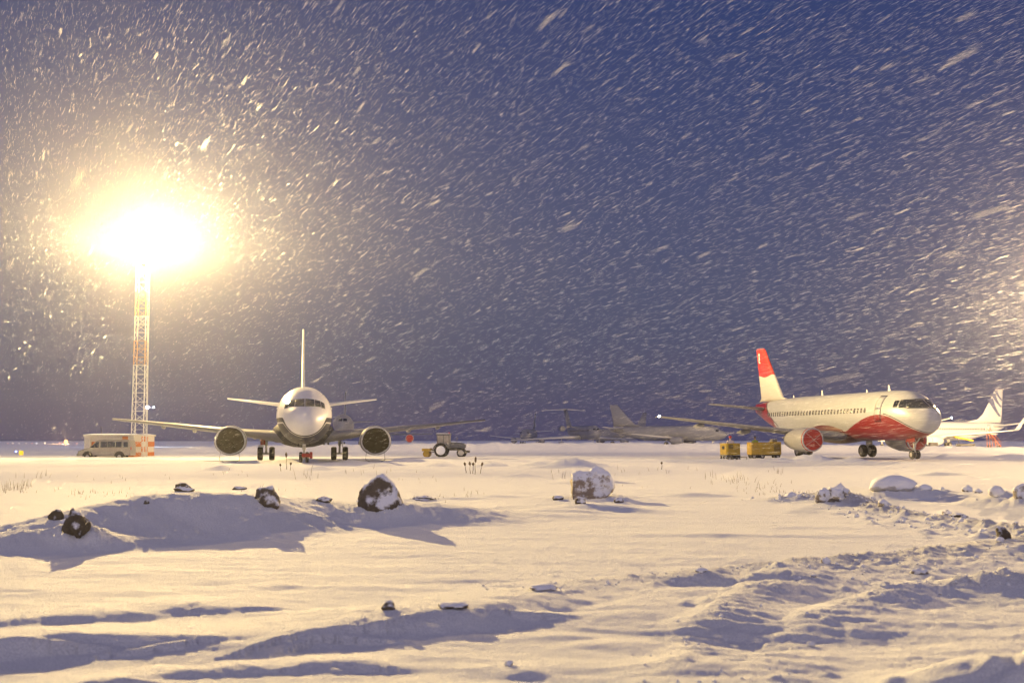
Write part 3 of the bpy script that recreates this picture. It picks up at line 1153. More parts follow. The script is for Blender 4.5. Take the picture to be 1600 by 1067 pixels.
# ---- livery of the red and white jet: colours laid out along its length and height
def livery_material():
    m = bpy.data.materials.new('red_white_livery')
    N, L = nodes_of(m)
    b = N['Principled BSDF']
    b.inputs['Roughness'].default_value = .34
    tc = N.new('ShaderNodeTexCoord')
    sp = N.new('ShaderNodeSeparateXYZ')
    L.new(tc.outputs['Object'], sp.inputs[0])

    def math_(op, a, c=None, clamp=False):
        n = N.new('ShaderNodeMath')
        n.operation = op
        n.use_clamp = clamp
        for i, q in enumerate((a, c)):
            if q is None:
                continue
            if isinstance(q, (int, float)):
                n.inputs[i].default_value = q
            else:
                L.new(q, n.inputs[i])
        return n.outputs[0]
    a = math_('MULTIPLY', sp.outputs['X'], -1.0)
    fr = N.new('ShaderNodeMapRange')
    fr.inputs[1].default_value = 0
    fr.inputs[2].default_value = 16
    L.new(a, fr.inputs[0])
    cr = N.new('ShaderNodeValToRGB')
    cr.color_ramp.interpolation = 'B_SPLINE'
    tab = [(0, 1.4), (1.0, 1.95), (1.6, 2.25), (2.3, 2.62), (3.2, 3.02), (4.2, 3.30), (5.2, 3.36), (6.2, 3.28), (7.3, 3.05), (8.4, 2.75), (9.5, 2.4), (10.6, 2.1), (12, 1.8), (14, 1.2), (16, .5)]
    e = cr.color_ramp.elements
    while len(e) > 1:
        e.remove(e[0])
    e[0].position = 0
    e[0].color = (tab[0][1] / 5,) * 3 + (1,)
    for q, z in tab[1:]:
        x = e.new(q / 16)
        x.color = (z / 5,) * 3 + (1,)
    L.new(fr.outputs[0], cr.inputs[0])
    zb = math_('MULTIPLY', cr.outputs[0], 5.0)
    d = math_('SUBTRACT', sp.outputs['Z'], zb)
    red = math_('LESS_THAN', d, 0.0)
    fwd = math_('LESS_THAN', a, 4.4)
    dark = math_('MULTIPLY', math_('MULTIPLY', math_('GREATER_THAN', d, .07), math_('LESS_THAN', d, .15)), fwd)
    # raked red tail cone
    lim = math_('ADD', 23.4, math_('MULTIPLY', math_('SUBTRACT', sp.outputs['Z'], 3.1), 1.7))
    tail = math_('GREATER_THAN', a, math_('MAXIMUM', lim, 23.4))
    tline = math_('MULTIPLY', math_('GREATER_THAN', a, math_('SUBTRACT', lim, .25)), math_('LESS_THAN', a, lim))
    tline = math_('MULTIPLY', tline, math_('GREATER_THAN', a, 22.5))
    red = math_('MAXIMUM', red, tail)
    dark = math_('MAXIMUM', dark, tline)
    nz = N.new('ShaderNodeTexNoise')
    nz.inputs['Scale'].default_value = 1.6
    nz.inputs['Detail'].default_value = 6
    L.new(tc.outputs['Object'], nz.inputs['Vector'])
    base = N.new('ShaderNodeMix')
    base.data_type = 'RGBA'
    base.inputs[6].default_value = (.33, .34, .36, 1)
    base.inputs[7].default_value = (.43, .44, .46, 1)
    L.new(nz.outputs['Fac'], base.inputs[0])
    m1 = N.new('ShaderNodeMix')
    m1.data_type = 'RGBA'
    m1.inputs[7].default_value = (.19, .004, .006, 1)
    L.new(red, m1.inputs[0])
    L.new(base.outputs[2], m1.inputs[6])
    m2 = N.new('ShaderNodeMix')
    m2.data_type = 'RGBA'
    m2.inputs[7].default_value = (.035, .03, .03, 1)
    L.new(dark, m2.inputs[0])
    L.new(m1.outputs[2], m2.inputs[6])
    L.new(m2.outputs[2], b.inputs['Base Color'])
    return m

def split_material(name, low, high, z_edge, wave=.25):
    """fin paint: one colour above a gently waved line"""
    m = bpy.data.materials.new(name)
    N, L = nodes_of(m)
    b = N['Principled BSDF']
    b.inputs['Roughness'].default_value = .4
    tc = N.new('ShaderNodeTexCoord')
    sp = N.new('ShaderNodeSeparateXYZ')
    L.new(tc.outputs['Object'], sp.inputs[0])
    sn = N.new('ShaderNodeMath')
    sn.operation = 'SINE'
    ml = N.new('ShaderNodeMath')
    ml.operation = 'MULTIPLY'
    ml.inputs[1].default_value = 2.0
    L.new(sp.outputs['X'], ml.inputs[0])
    L.new(ml.outputs[0], sn.inputs[0])
    ma = N.new('ShaderNodeMath')
    ma.operation = 'MULTIPLY_ADD'
    ma.inputs[1].default_value = wave
    L.new(sn.outputs[0], ma.inputs[0])
    L.new(sp.outputs['Z'], ma.inputs[2])
    gt = N.new('ShaderNodeMath')
    gt.operation = 'GREATER_THAN'
    gt.inputs[1].default_value = z_edge
    L.new(ma.outputs[0], gt.inputs[0])
    mx = N.new('ShaderNodeMix')
    mx.data_type = 'RGBA'
    mx.inputs[6].default_value = low + (1,)
    mx.inputs[7].default_value = high + (1,)
    L.new(gt.outputs[0], mx.inputs[0])
    L.new(mx.outputs[2], b.inputs['Base Color'])
    return m

M['livery'] = livery_material()
M['redfin'] = split_material('red_topped_fin', (.43, .42, .41), (.33, .014, .014), 7.35, .10)

def head_on(px, d, dpx, dd):
    """place of the nose and heading from the nose and tail columns in the photograph"""
    return None

# ---- 1. white twin jet seen nose-on, brown canvas over both intakes
def navy_belly_material():
    m = bpy.data.materials.new('white_over_navy_livery')
    N, L = nodes_of(m)
    b = N['Principled BSDF']
    b.inputs['Roughness'].default_value = .4
    tc = N.new('ShaderNodeTexCoord')
    sp = N.new('ShaderNodeSeparateXYZ')
    L.new(tc.outputs['Object'], sp.inputs[0])
    fr = N.new('ShaderNodeMapRange')           # metres behind the nose -> height of the paint edge
    fr.interpolation_type = 'SMOOTHSTEP'
    fr.inputs[1].default_value = -.2
    fr.inputs[2].default_value = -2.0
    fr.inputs[3].default_value = 1.3
    fr.inputs[4].default_value = 2.98
    L.new(sp.outputs['X'], fr.inputs[0])
    sb = N.new('ShaderNodeMath')
    sb.operation = 'SUBTRACT'
    L.new(fr.outputs[0], sb.inputs[0])
    L.new(sp.outputs['Z'], sb.inputs[1])
    gt = N.new('ShaderNodeMath')
    gt.operation = 'GREATER_THAN'
    gt.inputs[1].default_value = 0
    L.new(sb.outputs[0], gt.inputs[0])
    spm = N.new('ShaderNodeMapRange')          # the navy is matt
    spm.inputs[3].default_value = .5
    spm.inputs[4].default_value = .06
    L.new(gt.outputs[0], spm.inputs[0])
    L.new(spm.outputs[0], b.inputs['Specular IOR Level'])
    # pale pinstripe inside the edge
    cp = N.new('ShaderNodeMath')
    cp.operation = 'COMPARE'
    cp.inputs[1].default_value = .34
    cp.inputs[2].default_value = .05
    L.new(sb.outputs[0], cp.inputs[0])
    nz = N.new('ShaderNodeTexNoise')
    nz.inputs['Scale'].default_value = 1.4
    nz.inputs['Detail'].default_value = 6
    L.new(tc.outputs['Object'], nz.inputs['Vector'])
    w = N.new('ShaderNodeMix')
    w.data_type = 'RGBA'
    w.inputs[6].default_value = (.56, .55, .54, 1)
    w.inputs[7].default_value = (.72, .71, .70, 1)
    L.new(nz.outputs['Fac'], w.inputs[0])
    m1 = N.new('ShaderNodeMix')
    m1.data_type = 'RGBA'
    m1.inputs[7].default_value = (.02, .024, .05, 1)
    L.new(gt.outputs[0], m1.inputs[0])
    L.new(w.outputs[2], m1.inputs[6])
    m2 = N.new('ShaderNodeMix')
    m2.data_type = 'RGBA'
    m2.inputs[7].default_value = (.6, .58, .55, 1)
    L.new(cp.outputs[0], m2.inputs[0])
    L.new(m1.outputs[2], m2.inputs[6])
    L.new(m2.outputs[2], b.inputs['Base Color'])
    return m
M['navy_livery'] = navy_belly_material()
HA = Hull(29.8, 1.88, 2.0, 3.17)
e737 = dict(a=7.9, z=1.42, r=1.10, len=3.3, squash=.88, mat=M['white'], cover=M['canvas'], cord=True)
PA = dict(hull=HA, body=M['navy_livery'], fairing=(7.6, 18.5, .16, 1.22), fairing_mat=M['navy'],
          wing=[(9.6, 1.2, 1.72, 7.2, .13), (9.9, 1.9, 1.78, 6.6, .13), (12.2, 4.9, 2.12, 4.4, .115), (18.4, 14.45, 3.12, 1.5, .10)],
          fairings=[(3.6, 3.0, .17), (8.2, 2.8, .17), (10.6, 2.4, .16)],
          stab=[(25.3, .35, 4.3, 3.6, .10), (28.3, 6.35, 5.05, 1.4, .09)],
          fin=[(21.0, 5.0, 8.2, .04), (23.0, 5.6, 6.0, .06), (24.2, 6.4, 5.0, .065), (27.9, 11.05, 2.3, .07)],
          engines=[(5.05, dict(e737)), (-5.05, dict(e737))],
          gear=[('nose_gear', 3.9, 0, .36, .22, .42, 1.5, (0,)), ('main_gear', 14.2, 2.72, .51, .40, .86, 1.9, (0,)), ('main_gear', 14.2, -2.72, .51, .40, .86, 1.9, (0,))],
          panes_front=[[(.02, 3.68), (.64, 3.70), (.60, 4.18), (.02, 4.22)], [(-.64, 3.70), (-.02, 3.68), (-.02, 4.22), (-.60, 4.18)],
                       [(.67, 3.70), (1.06, 3.66), (1.00, 4.08), (.63, 4.17)], [(-1.06, 3.66), (-.67, 3.70), (-.63, 4.17), (-1.00, 4.08)],
                       [(1.09, 3.62), (1.33, 3.56), (1.28, 3.92), (1.03, 4.06)], [(-1.33, 3.56), (-1.09, 3.62), (-1.03, 4.06), (-1.28, 3.92)]],
          windows=(6.6, 23.5, .51, 3.62, .26, .36), doors=[(4.2, 5.05, 2.75, 4.55, 0)], antennas=[(8, .3, .3)], wing_mat=M['wing_dark'], stab_mat=M['white'], fin_mat=M['grey'])
nose = at_depth(476, 680, 82.0)
tl = at_depth(472, 680, 111.5)
hd = Vector((nose.x - tl.x, nose.y - tl.y, 0)).normalized()
planeA = airliner((nose.x, nose.y), hd, dict(PA, ground=0.02), 'white twin jet facing us nose-on, brown canvas over both engine intakes')
# red tow-bar head hanging on its nose wheels, red streamer on its main gear
for o in list(planeA.children):
    if o.name.startswith('nose_gear'):
        b = MB()
        b.box(-3.62, -3.30, -.14, .44, .38, .62, None, .05)
        b.box(-3.5, -3.36, .36, .56, .28, .72, None, .03)
        b.build('wheel_guard', M['cover_red'], o)
        b = MB()
        b.box(-3.4, -3.3, -.1, .1, 1.15, 1.4, None, .03)
        b.build('taxi_light', M['lead'], o)
first = [o for o in planeA.children if o.name.startswith('main_gear')][0]
for o in planeA.children:
    if o.name.startswith('main_gear') and o.name != first.name:
        b = MB()
        b.box(-13.9, -13.8, -3.15, -2.78, 1.15, 1.75, None, .03)
        b.build('warning_flag', M['cover_red'], o)
        b = MB()
        b.box(-13.88, -13.82, -3.3, -2.98, .98, 1.14, None, .02)
        b.build('flag_tag', M['white'], o)

# ---- 2. red and white jet in the right half
M['shaded_red'] = mat('shaded_red_belly_paint', (.10, .014, .018), .45)  # belly red with the shade beneath the jet mixed into the colour
HS = Hull(29.6, 1.74, 1.90, 3.30,
          top=[-.23, -.06, .06, .20, .34, .50, .70, .85, .93, .98, 1.0, 1.0])
eS = dict(a=9.9, z=1.45, r=.95, len=3.9, mat=M['nacelle'], cover=M['cover_red'], straps=True)
PS = dict(hull=HS, body=M['livery'], door_mat=M['livery'], fairing=(9.2, 18.5, .22, 1.0), fairing_mat=M['shaded_red'], wing_mat=M['wing_dark'],
          wing=[(10.6, 1.2, 1.75, 6.4, .13), (10.9, 1.8, 1.8, 6.0, .13), (13.0, 5.0, 2.15, 3.9, .115), (18.9, 13.9, 3.38, 1.4, .10)],
          fairings=[(3.4, 3.0, .24), (7.0, 2.8, .25), (10.4, 2.4, .22)],
          stab=[(25.6, .4, 4.25, 3.2, .10), (28.4, 5.0, 4.75, 1.3, .09)],
          fin=[(22.6, 5.0, 6.4, .05), (24.0, 5.3, 4.6, .09), (27.5, 9.8, 2.0, .10), (27.9, 10.0, 1.5, .09)], fin_mat=M['redfin'],
          engines=[(-4.62, dict(eS)), (4.62, dict(eS))],
          gear=[('nose_gear', 2.9, 0, .34, .22, .42, 1.7, (0,)), ('main_gear', 14.7, 2.95, .53, .40, .82, 1.8, (0,)), ('main_gear', 14.7, -2.95, .53, .40, .82, 1.8, (0,))],
          panes_front=[[(.03, 3.72), (1.22, 3.74), (1.06, 4.40), (.03, 4.48)], [(-1.22, 3.74), (-.03, 3.72), (-.03, 4.48), (-1.06, 4.40)]],
          panes_side=[(1.98, 2.66, 3.80, 4.40, .12), (2.78, 3.26, 3.84, 4.36, .0)],
          windows=(7.0, 25.2, .52, 3.70, .25, .36), window_gaps=[(4.4, 6.0)], doors=[(4.75, 5.55, 2.85, 4.75, .0)],
          antennas=[(6.2, .45, .35), (9.5, .22, .2), (16.8, .42, .3), (22.0, .25, .3)], tip_light=True)
planeS = airliner((30.68, 92.25), (math.sin(R(14.61)), -math.cos(R(14.61))), dict(PS, ground=.11), 'red and white jet with a red topped tail and red engine covers')
# small white mark high on the red fin
finS = [o for o in planeS.children if o.name.startswith('tail_fin')][0]
b = MB()
for s in (-1, 1):
    b.box(-28.75, -28.6, s * .115 - .012, s * .115 + .012, 8.75, 9.35)
    b.box(-28.85, -28.5, s * .125 - .012, s * .125 + .012, 9.4, 9.52)
    b.box(-28.7, -28.45, s * .12 - .012, s * .12 + .012, 8.62, 8.72)
b.build('fin_mark', M['white'], finS)
# faint code letters under its cockpit
def text_part(txt, size, loc, rot, m, parent, name):
    cu = bpy.data.curves.new(name, 'FONT')
    cu.body = txt
    cu.size = size
    cu.extrude = .004
    o = bpy.data.objects.new(name, cu)
    o.location = loc
    o.rotation_euler = rot
    o.data.materials.append(m)
    C.objects.link(o)
    o.parent = parent
    return o

# ---- 3. white airliner with blue striped tail beyond, facing left
HB = Hull(39.5, 1.88, 2.0, 3.35)
eB = dict(a=12.2, z=1.35, r=1.05, len=3.6, mat=M['white'])
PB = dict(hull=HB, wing=[(13.2, 1.2, 1.9, 7.6, .13), (13.5, 1.9, 1.95, 7.2, .13), (16.6, 5.6, 2.4, 4.3, .115), (22.4, 17.0, 3.4, 1.6, .10)], winglet=(2.5, M['white']),
          fairings=[(4.2, 3.2, .22), (8.6, 2.8, .22), (12.2, 2.4, .2)], fairing=(12, 23, .2, 1.02),
          stab=[(35.0, .4, 4.4, 3.9, .10), (38.3, 7.15, 5.2, 1.4, .09)],
          fin=[(27.6, 5.2, 11.0, .02), (31.5, 5.9, 7.4, .06), (33.2, 7.0, 5.9, .09), (37.3, 12.5, 2.3, .09)],
          engines=[(4.83, dict(eB)), (-4.83, dict(eB))],
          gear=[('nose_gear', 4.0, 0, .34, .22, .4, 1.6, (0,)), ('main_gear', 19.6, 2.86, .55, .40, .86, 2.0, (0,)), ('main_gear', 19.6, -2.86, .55, .40, .86, 2.0, (0,))],
          windows=(7.5, 32.5, .51, 3.8, .27, .38), doors=[(33.4, 34.2, 2.9, 4.7, 0), (4.4, 5.25, 2.9, 4.7, 0)],
          panes_side=[(1.9, 2.6, 3.75, 4.25, .1)], wing_mat=M['white'])
bt = at_depth(1566, 680, 277)
angB = R(28)
hB = Vector((-math.cos(angB), -math.sin(angB), 0))
nb = bt + hB * 39.0
planeB = airliner((nb.x, nb.y), hB, dict(PB, ground=.1), 'white airliner with blue striped tail fin beyond the red and white jet')
finB = [o for o in planeB.children if o.name.startswith('tail_fin')][0]
# four raked blue stripes fanning over the fin, built as thin plates on both faces
def fin_stripe(p, q, w0, w1):
    b = MB()
    for s in (-1, 1):
        n = 6
        ring0 = []
        for i in range(n + 1):
            t = i / n
            a = p[0] + (q[0] - p[0]) * t - math.sin(t * math.pi) * .35
            z = p[1] + (q[1] - p[1]) * t
            w = w0 + (w1 - w0) * t
            k = min(1, max(0, (z - 5.9) / 6.6))
            yy = .30 * (1 - k) + .13 * k
            ring0.append([(-a + w / 2, s * (yy - .35), z), (-a + w / 2, s * yy, z), (-a - w / 2, s * yy, z), (-a - w / 2, s * (yy - .35), z)] if s > 0 else
                         [(-a + w / 2, s * yy, z), (-a + w / 2, s * (yy - .35), z), (-a - w / 2, s * (yy - .35), z), (-a - w / 2, s * yy, z)])
        b.loft(ring0)
    return b.build('fin_stripe', M['blue_stripe'], finB)
fin_stripe((35.5, 10.4), (38.2, 6.6), 1.7, .5)
fin_stripe((36.5, 11.5), (38.7, 8.6), 1.3, .45)
fin_stripe((37.3, 12.15), (39.2, 10.0), .9, .4)
for o in planeB.children:
    if o.name.startswith('wing') and len(o.children):
        for wgl in o.children:
            if wgl.name.startswith('winglet'):
                wgl.data.materials.clear()
                wgl.data.materials.append(M['blue_stripe'] if False else M['white'])

# ---- the far row, half lost in the snow
def nose_tail(pxn, dn, pxt, dt):
    a, b_ = at_depth(pxn, 688, dn), at_depth(pxt, 688, dt)
    v = Vector((a.x - b_.x, a.y - b_.y, 0)).normalized()
    return (a.x, a.y), v

HD = Hull(55, 2.85, 2.85, 6.0)
eD = dict(a=21, z=2.1, r=1.22, len=4.5, mat=M['hazy'], cover=M['cover_red'], rim=True)
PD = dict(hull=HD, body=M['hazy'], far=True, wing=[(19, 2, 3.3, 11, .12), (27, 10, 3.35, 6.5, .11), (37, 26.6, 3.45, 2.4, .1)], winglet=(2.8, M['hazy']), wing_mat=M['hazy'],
          stab=[(46, .6, 7, 6, .1), (52, 9.5, 7.6, 2.5, .09)], fin=[(41, 8.2, 11, .06), (44, 9.4, 8.5, .09), (50, 16.6, 3.6, .09)],
          engines=[(9.6, dict(eD, a=19)), (-9.6, dict(eD, a=19)), (19.3, dict(eD, a=25)), (-19.3, dict(eD, a=25))],
          gear=[('nose_gear', 6.5, 0, .55, .4, .9, 3.4, (0,)), ('main_gear', 29, 5.2, .65, .5, 1.3, 3.6, (.9, -.9)), ('main_gear', 29, -5.2, .65, .5, 1.3, 3.6, (.9, -.9))],
          panes_front=[[(.12, 6.8), (1.2, 6.85), (1.1, 7.5), (.12, 7.6)], [(-1.2, 6.85), (-.12, 6.8), (-.12, 7.6), (-1.1, 7.5)]])
pos, v = nose_tail(535, 350, 539, 405)
airliner(pos, v, dict(PD, ground=0), 'hazy four engined airliner behind the nose-on white jet, red engine covers', 'airliners fading into the snow')

HT = Hull(43, 1.9, 1.95, 3.7)
eT = dict(a=35.5, z=5.0, r=.85, len=5.2, mat=M['hazy'], pylon=False)
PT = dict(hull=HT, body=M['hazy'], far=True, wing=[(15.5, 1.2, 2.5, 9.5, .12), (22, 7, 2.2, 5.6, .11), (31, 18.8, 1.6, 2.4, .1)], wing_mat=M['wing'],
          stab=[(43.5, .1, 10.9, 5, .08), (47.5, 6.7, 10.6, 2.0, .08)], fin=[(34.5, 5.4, 9, .08), (38, 6.4, 7.2, .1), (43.3, 11.0, 5.4, .09)],
          engines=[(2.75, dict(eT)), (-2.75, dict(eT))],
          gear=[('nose_gear', 6, 0, .4, .3, .6, 2.2, (0,)), ('main_gear', 23, 5.6, .5, .36, .8, 2.2, (1.1, 0, -1.1)), ('main_gear', 23, -5.6, .5, .36, .8, 2.2, (1.1, 0, -1.1))],
          stripe=(3.6, 30, 4.05, 4.35), panes_front=[[(.1, 4.3), (.85, 4.33), (.8, 4.7), (.1, 4.75)], [(-.85, 4.33), (-.1, 4.3), (-.1, 4.75), (-.8, 4.7)]])
pos, v = nose_tail(934, 343, 882, 390)
airliner(pos, v, dict(PT, ground=0), 'hazy high tailplane trijet with a dark window stripe, leftmost of the far row', 'airliners fading into the snow')

HC = Hull(33.4, 1.88, 2.0, 3.3)
eC = dict(a=10.6, z=1.4, r=1.0, len=3.4, mat=M['hazy'])
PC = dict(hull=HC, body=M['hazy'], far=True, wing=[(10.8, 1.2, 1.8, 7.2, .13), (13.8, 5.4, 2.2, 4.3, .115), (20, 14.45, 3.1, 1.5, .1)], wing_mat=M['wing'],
          stab=[(28.8, .4, 4.4, 3.7, .1), (31.8, 6.35, 5, 1.4, .09)], fin=[(23.5, 5.2, 9.0, .03), (26.0, 5.8, 6.6, .08), (27.3, 6.8, 5.4, .09), (31.3, 11.1, 2.3, .09)],
          engines=[(4.83, dict(eC)), (-4.83, dict(eC))],
          gear=[('nose_gear', 4, 0, .34, .22, .42, 1.6, (0,)), ('main_gear', 16, 2.7, .5, .4, .86, 2, (0,)), ('main_gear', 16, -2.7, .5, .4, .86, 2, (0,))],
          panes_side=[(1.9, 2.6, 3.7, 4.2, .1)])
pos, v = nose_tail(1136, 336, 952, 352)
airliner(pos, v, dict(PC, ground=.1), 'hazy grey airliner side-on, nose pointing at the yellow carts', 'airliners fading into the snow')
pos, v = nose_tail(925, 420, 1016, 448)
airliner(pos, v, dict(PC, ground=.1), 'hazy airliner whose backward leaning fin rises behind the side-on grey one', 'airliners fading into the snow')
pos, v = nose_tail(818, 425, 838, 460)
airliner(pos, v, dict(PC, ground=.1), 'faintest hazy airliner, its thin upright fin showing over the trijet wing', 'airliners fading into the snow')
# ------------------------------------------------------------------ hut at the foot of the mast
def hut():
    D = 119.0
    p0, p1 = at_depth(132, 700, D), at_depth(211, 700, D)
    x0, x1 = p0.x, p1.x
    zb = hz((x0 + x1) / 2, D) - .1
    Ht = at_depth(170, 679, D).z - zb
    W, dep = x1 - x0, 5.6
    root = empty('utility_hut', (x0, D, zb))
    root.rotation_euler = (0, 0, R(-3))
    tag(root, 'low white hut chequered with orange squares, behind the parked minibus', 'hut')
    b = MB()
    b.box(0, W, 0, dep, 0, Ht - .12)
    b.build('wall', M['plaster'], root)
    b = MB()
    b.box(-.12, W + .12, -.12, dep + .12, Ht - .12, Ht)
    b.build('roof_slab', M['plaster'], root)
    b = MB()
    n = 14
    vs, fs = [], []
    for j in range(9):
        for i in range(n + 1):
            u, v = i / n, j / 8
            e = min(u, 1 - u, v, 1 - v)
            vs.append((-.1 + (W + .2) * u, -.1 + (dep + .2) * v, Ht + .004 + .10 * min(1, e * 8) ** .5))
    for j in range(8):
        for i in range(n):
            k = j * (n + 1) + i
            fs.append((k, k + 1, k + n + 2, k + n + 1))
    new_mesh('roof_snow', vs, fs, M['snowcap'], root, True)
    cols, rows = 7, 4
    cw, rh = (W - .66) / cols, (Ht - .14) / rows
    for i in range(cols):
        for j in range(rows):
            if (j % 2 == 0) == (i % 2 == 0) and i in (0, 5, 6):
                b = MB()
                b.box(.66 + i * cw + .015, .66 + (i + 1) * cw - .015, -.025, -.002, j * rh + .015, (j + 1) * rh - .015)
                b.build('orange_panel', M['orange'], root)
    sc = dep / 3
    for i in range(3):
        for j in range(rows):
            if (j % 2 == 0) == (i % 2 == 0):
                b = MB()
                b.box(W + .002, W + .025, i * sc + .015, (i + 1) * sc - .015, j * rh + .015, (j + 1) * rh - .015)
                b.build('orange_panel', M['orange'], root)
    b = MB()
    b.box(.04, .62, -.22, -.003, 0, Ht - .2, None, .03)
    b.build('pilaster', M['plaster'], root)
    b = MB()
    b.box(-.02, .7, -.3, 0.0, Ht - .2, Ht - .125, None, .02)
    b.build('pilaster_cap', M['plaster'], root)
    b = MB()
    b.tube((1.2, 1, Ht), (1.15, 1, Ht + .75), .03, n=6)
    b.build('vent_pipe', M['steel'], root)
hut()

# ------------------------------------------------------------------ minibus
def minibus():
    D = 116.5
    a, c = at_depth(126, 714, D), at_depth(207, 714, D)
    Lb = c.x - a.x
    zb = hz((a.x + c.x) / 2, D) - .28
    root = empty('minibus', (a.x, D, zb), R(2))
    tag(root, 'grimy pale minibus standing before the chequered hut, nose to the left', 'van')
    k = Lb / 4.7
    prof = [(0.02, .42), (0.0, .62), (.06, .82), (.55, 1.0), (1.02, 1.10), (1.62, 1.72), (1.85, 1.82), (2.4, 1.88), (4.4, 1.86), (4.62, 1.78), (4.70, 1.2), (4.70, .42)]
    w = .95
    rings = []
    for y, ins in ((-w + .06, .03), (-w, .0), (-w + .02, 0), (0, 0), (w - .02, 0), (w, 0), (w - .06, .03)):
        ring = []
        for x, z in prof:
            xi = x + (ins if x < 2 else -ins)
            zi = z - (ins if z > 1 else 0)
            yy = y * (1 - .10 * max(0, (z - 1.05)) / .8)
            ring.append((xi * k, yy, zi * k))
        rings.append(ring)
    b = MB()
    b.loft(rings)
    b.build('body', M['van'], root, False)
    def win(name, pts, m=M['glass']):
        b = MB()
        fr, bk = [], []
        for x, z in pts:
            yy = w * (1 - .10 * max(0, (z - 1.05)) / .8)
            fr.append((x * k, -yy - .012, z * k))
            bk.append((x * k, -yy + .03, z * k))
        n = len(pts)
        b.add(fr + bk, [tuple(range(n)), tuple(range(2 * n - 1, n - 1, -1))] + [(i, n + i, n + (i + 1) % n, (i + 1) % n) for i in range(n)])
        return b.build(name, m, root)
    win('cab_window', [(1.12, 1.12), (1.85, 1.14), (1.87, 1.66), (1.62, 1.64)])
    for x0, x1 in ((2.02, 2.62), (2.66, 3.3), (3.36, 3.86)):
        win('side_window', [(x0, 1.16), (x1, 1.17), (x1, 1.66), (x0, 1.67)])
    win('side_window', [(4.06, 1.17), (4.46, 1.18), (4.42, 1.64), (4.06, 1.65)])
    b = MB()
    b.add([(1.05 * k, -.8, 1.16 * k), (1.05 * k, .8, 1.16 * k), (1.575 * k, .76, 1.70 * k), (1.575 * k, -.76, 1.70 * k), (1.10 * k, -.8, 1.12 * k), (1.10 * k, .8, 1.12 * k), (1.62 * k, .76, 1.66 * k), (1.62 * k, -.76, 1.66 * k)],
          [(0, 1, 2, 3), (7, 6, 5, 4), (0, 4, 5, 1), (3, 2, 6, 7), (0, 3, 7, 4), (1, 5, 6, 2)])
    b.build('windscreen', M['glass'], root)
    for x in (.88, 3.72):
        for y in (-w + .08, w - .08):
            wh = wheel(root, (x * k, y, .32), .34, .22)
            b = MB()
            b.lathe([(-.13, .01), (-.125, .17), (.125, .17), (.13, .01)], (x * k, y, .32), (0, 1, 0), 12)
            b.build('wheel_rim', M['rim'], wh)
        b = MB()
        pts = [(x + .46 * math.cos(t), .36 + .46 * math.sin(t)) for t in np.linspace(0, math.pi, 11)]
        fr = [(px * k, -w - .006, pz * k) for px, pz in pts]
        bk = [(px * k, -w + .05, pz * k) for px, pz in pts]
        n = len(pts)
        b.add(fr + bk, [tuple(range(n))] + [(i, n + i, n + i + 1, i + 1) for i in range(n - 1)])
        b.build('wheel_arch', M['black'], root)
    b = MB()
    b.box(-.1, .14, -.94, .94, .38, .58, None, .04)
    b.build('bumper', M['steel'], root)
    for s in (-.7, .7):
        b = MB()
        b.box(-.01, .12, s - .13, s + .13, .66, .84, None, .03)
        b.build('headlight', M['lead'], root)
    b = MB()
    b.box(1.48 * k, 1.58 * k, -1.16, -.96, 1.12, 1.34, None, .03)
    b.build('mirror', M['black'], root)
    b = MB()
    b.box(4.7 * k, 4.75 * k, -.9, -.76, .95, 1.2)
    b.build('tail_light', M['red'], root)
minibus()

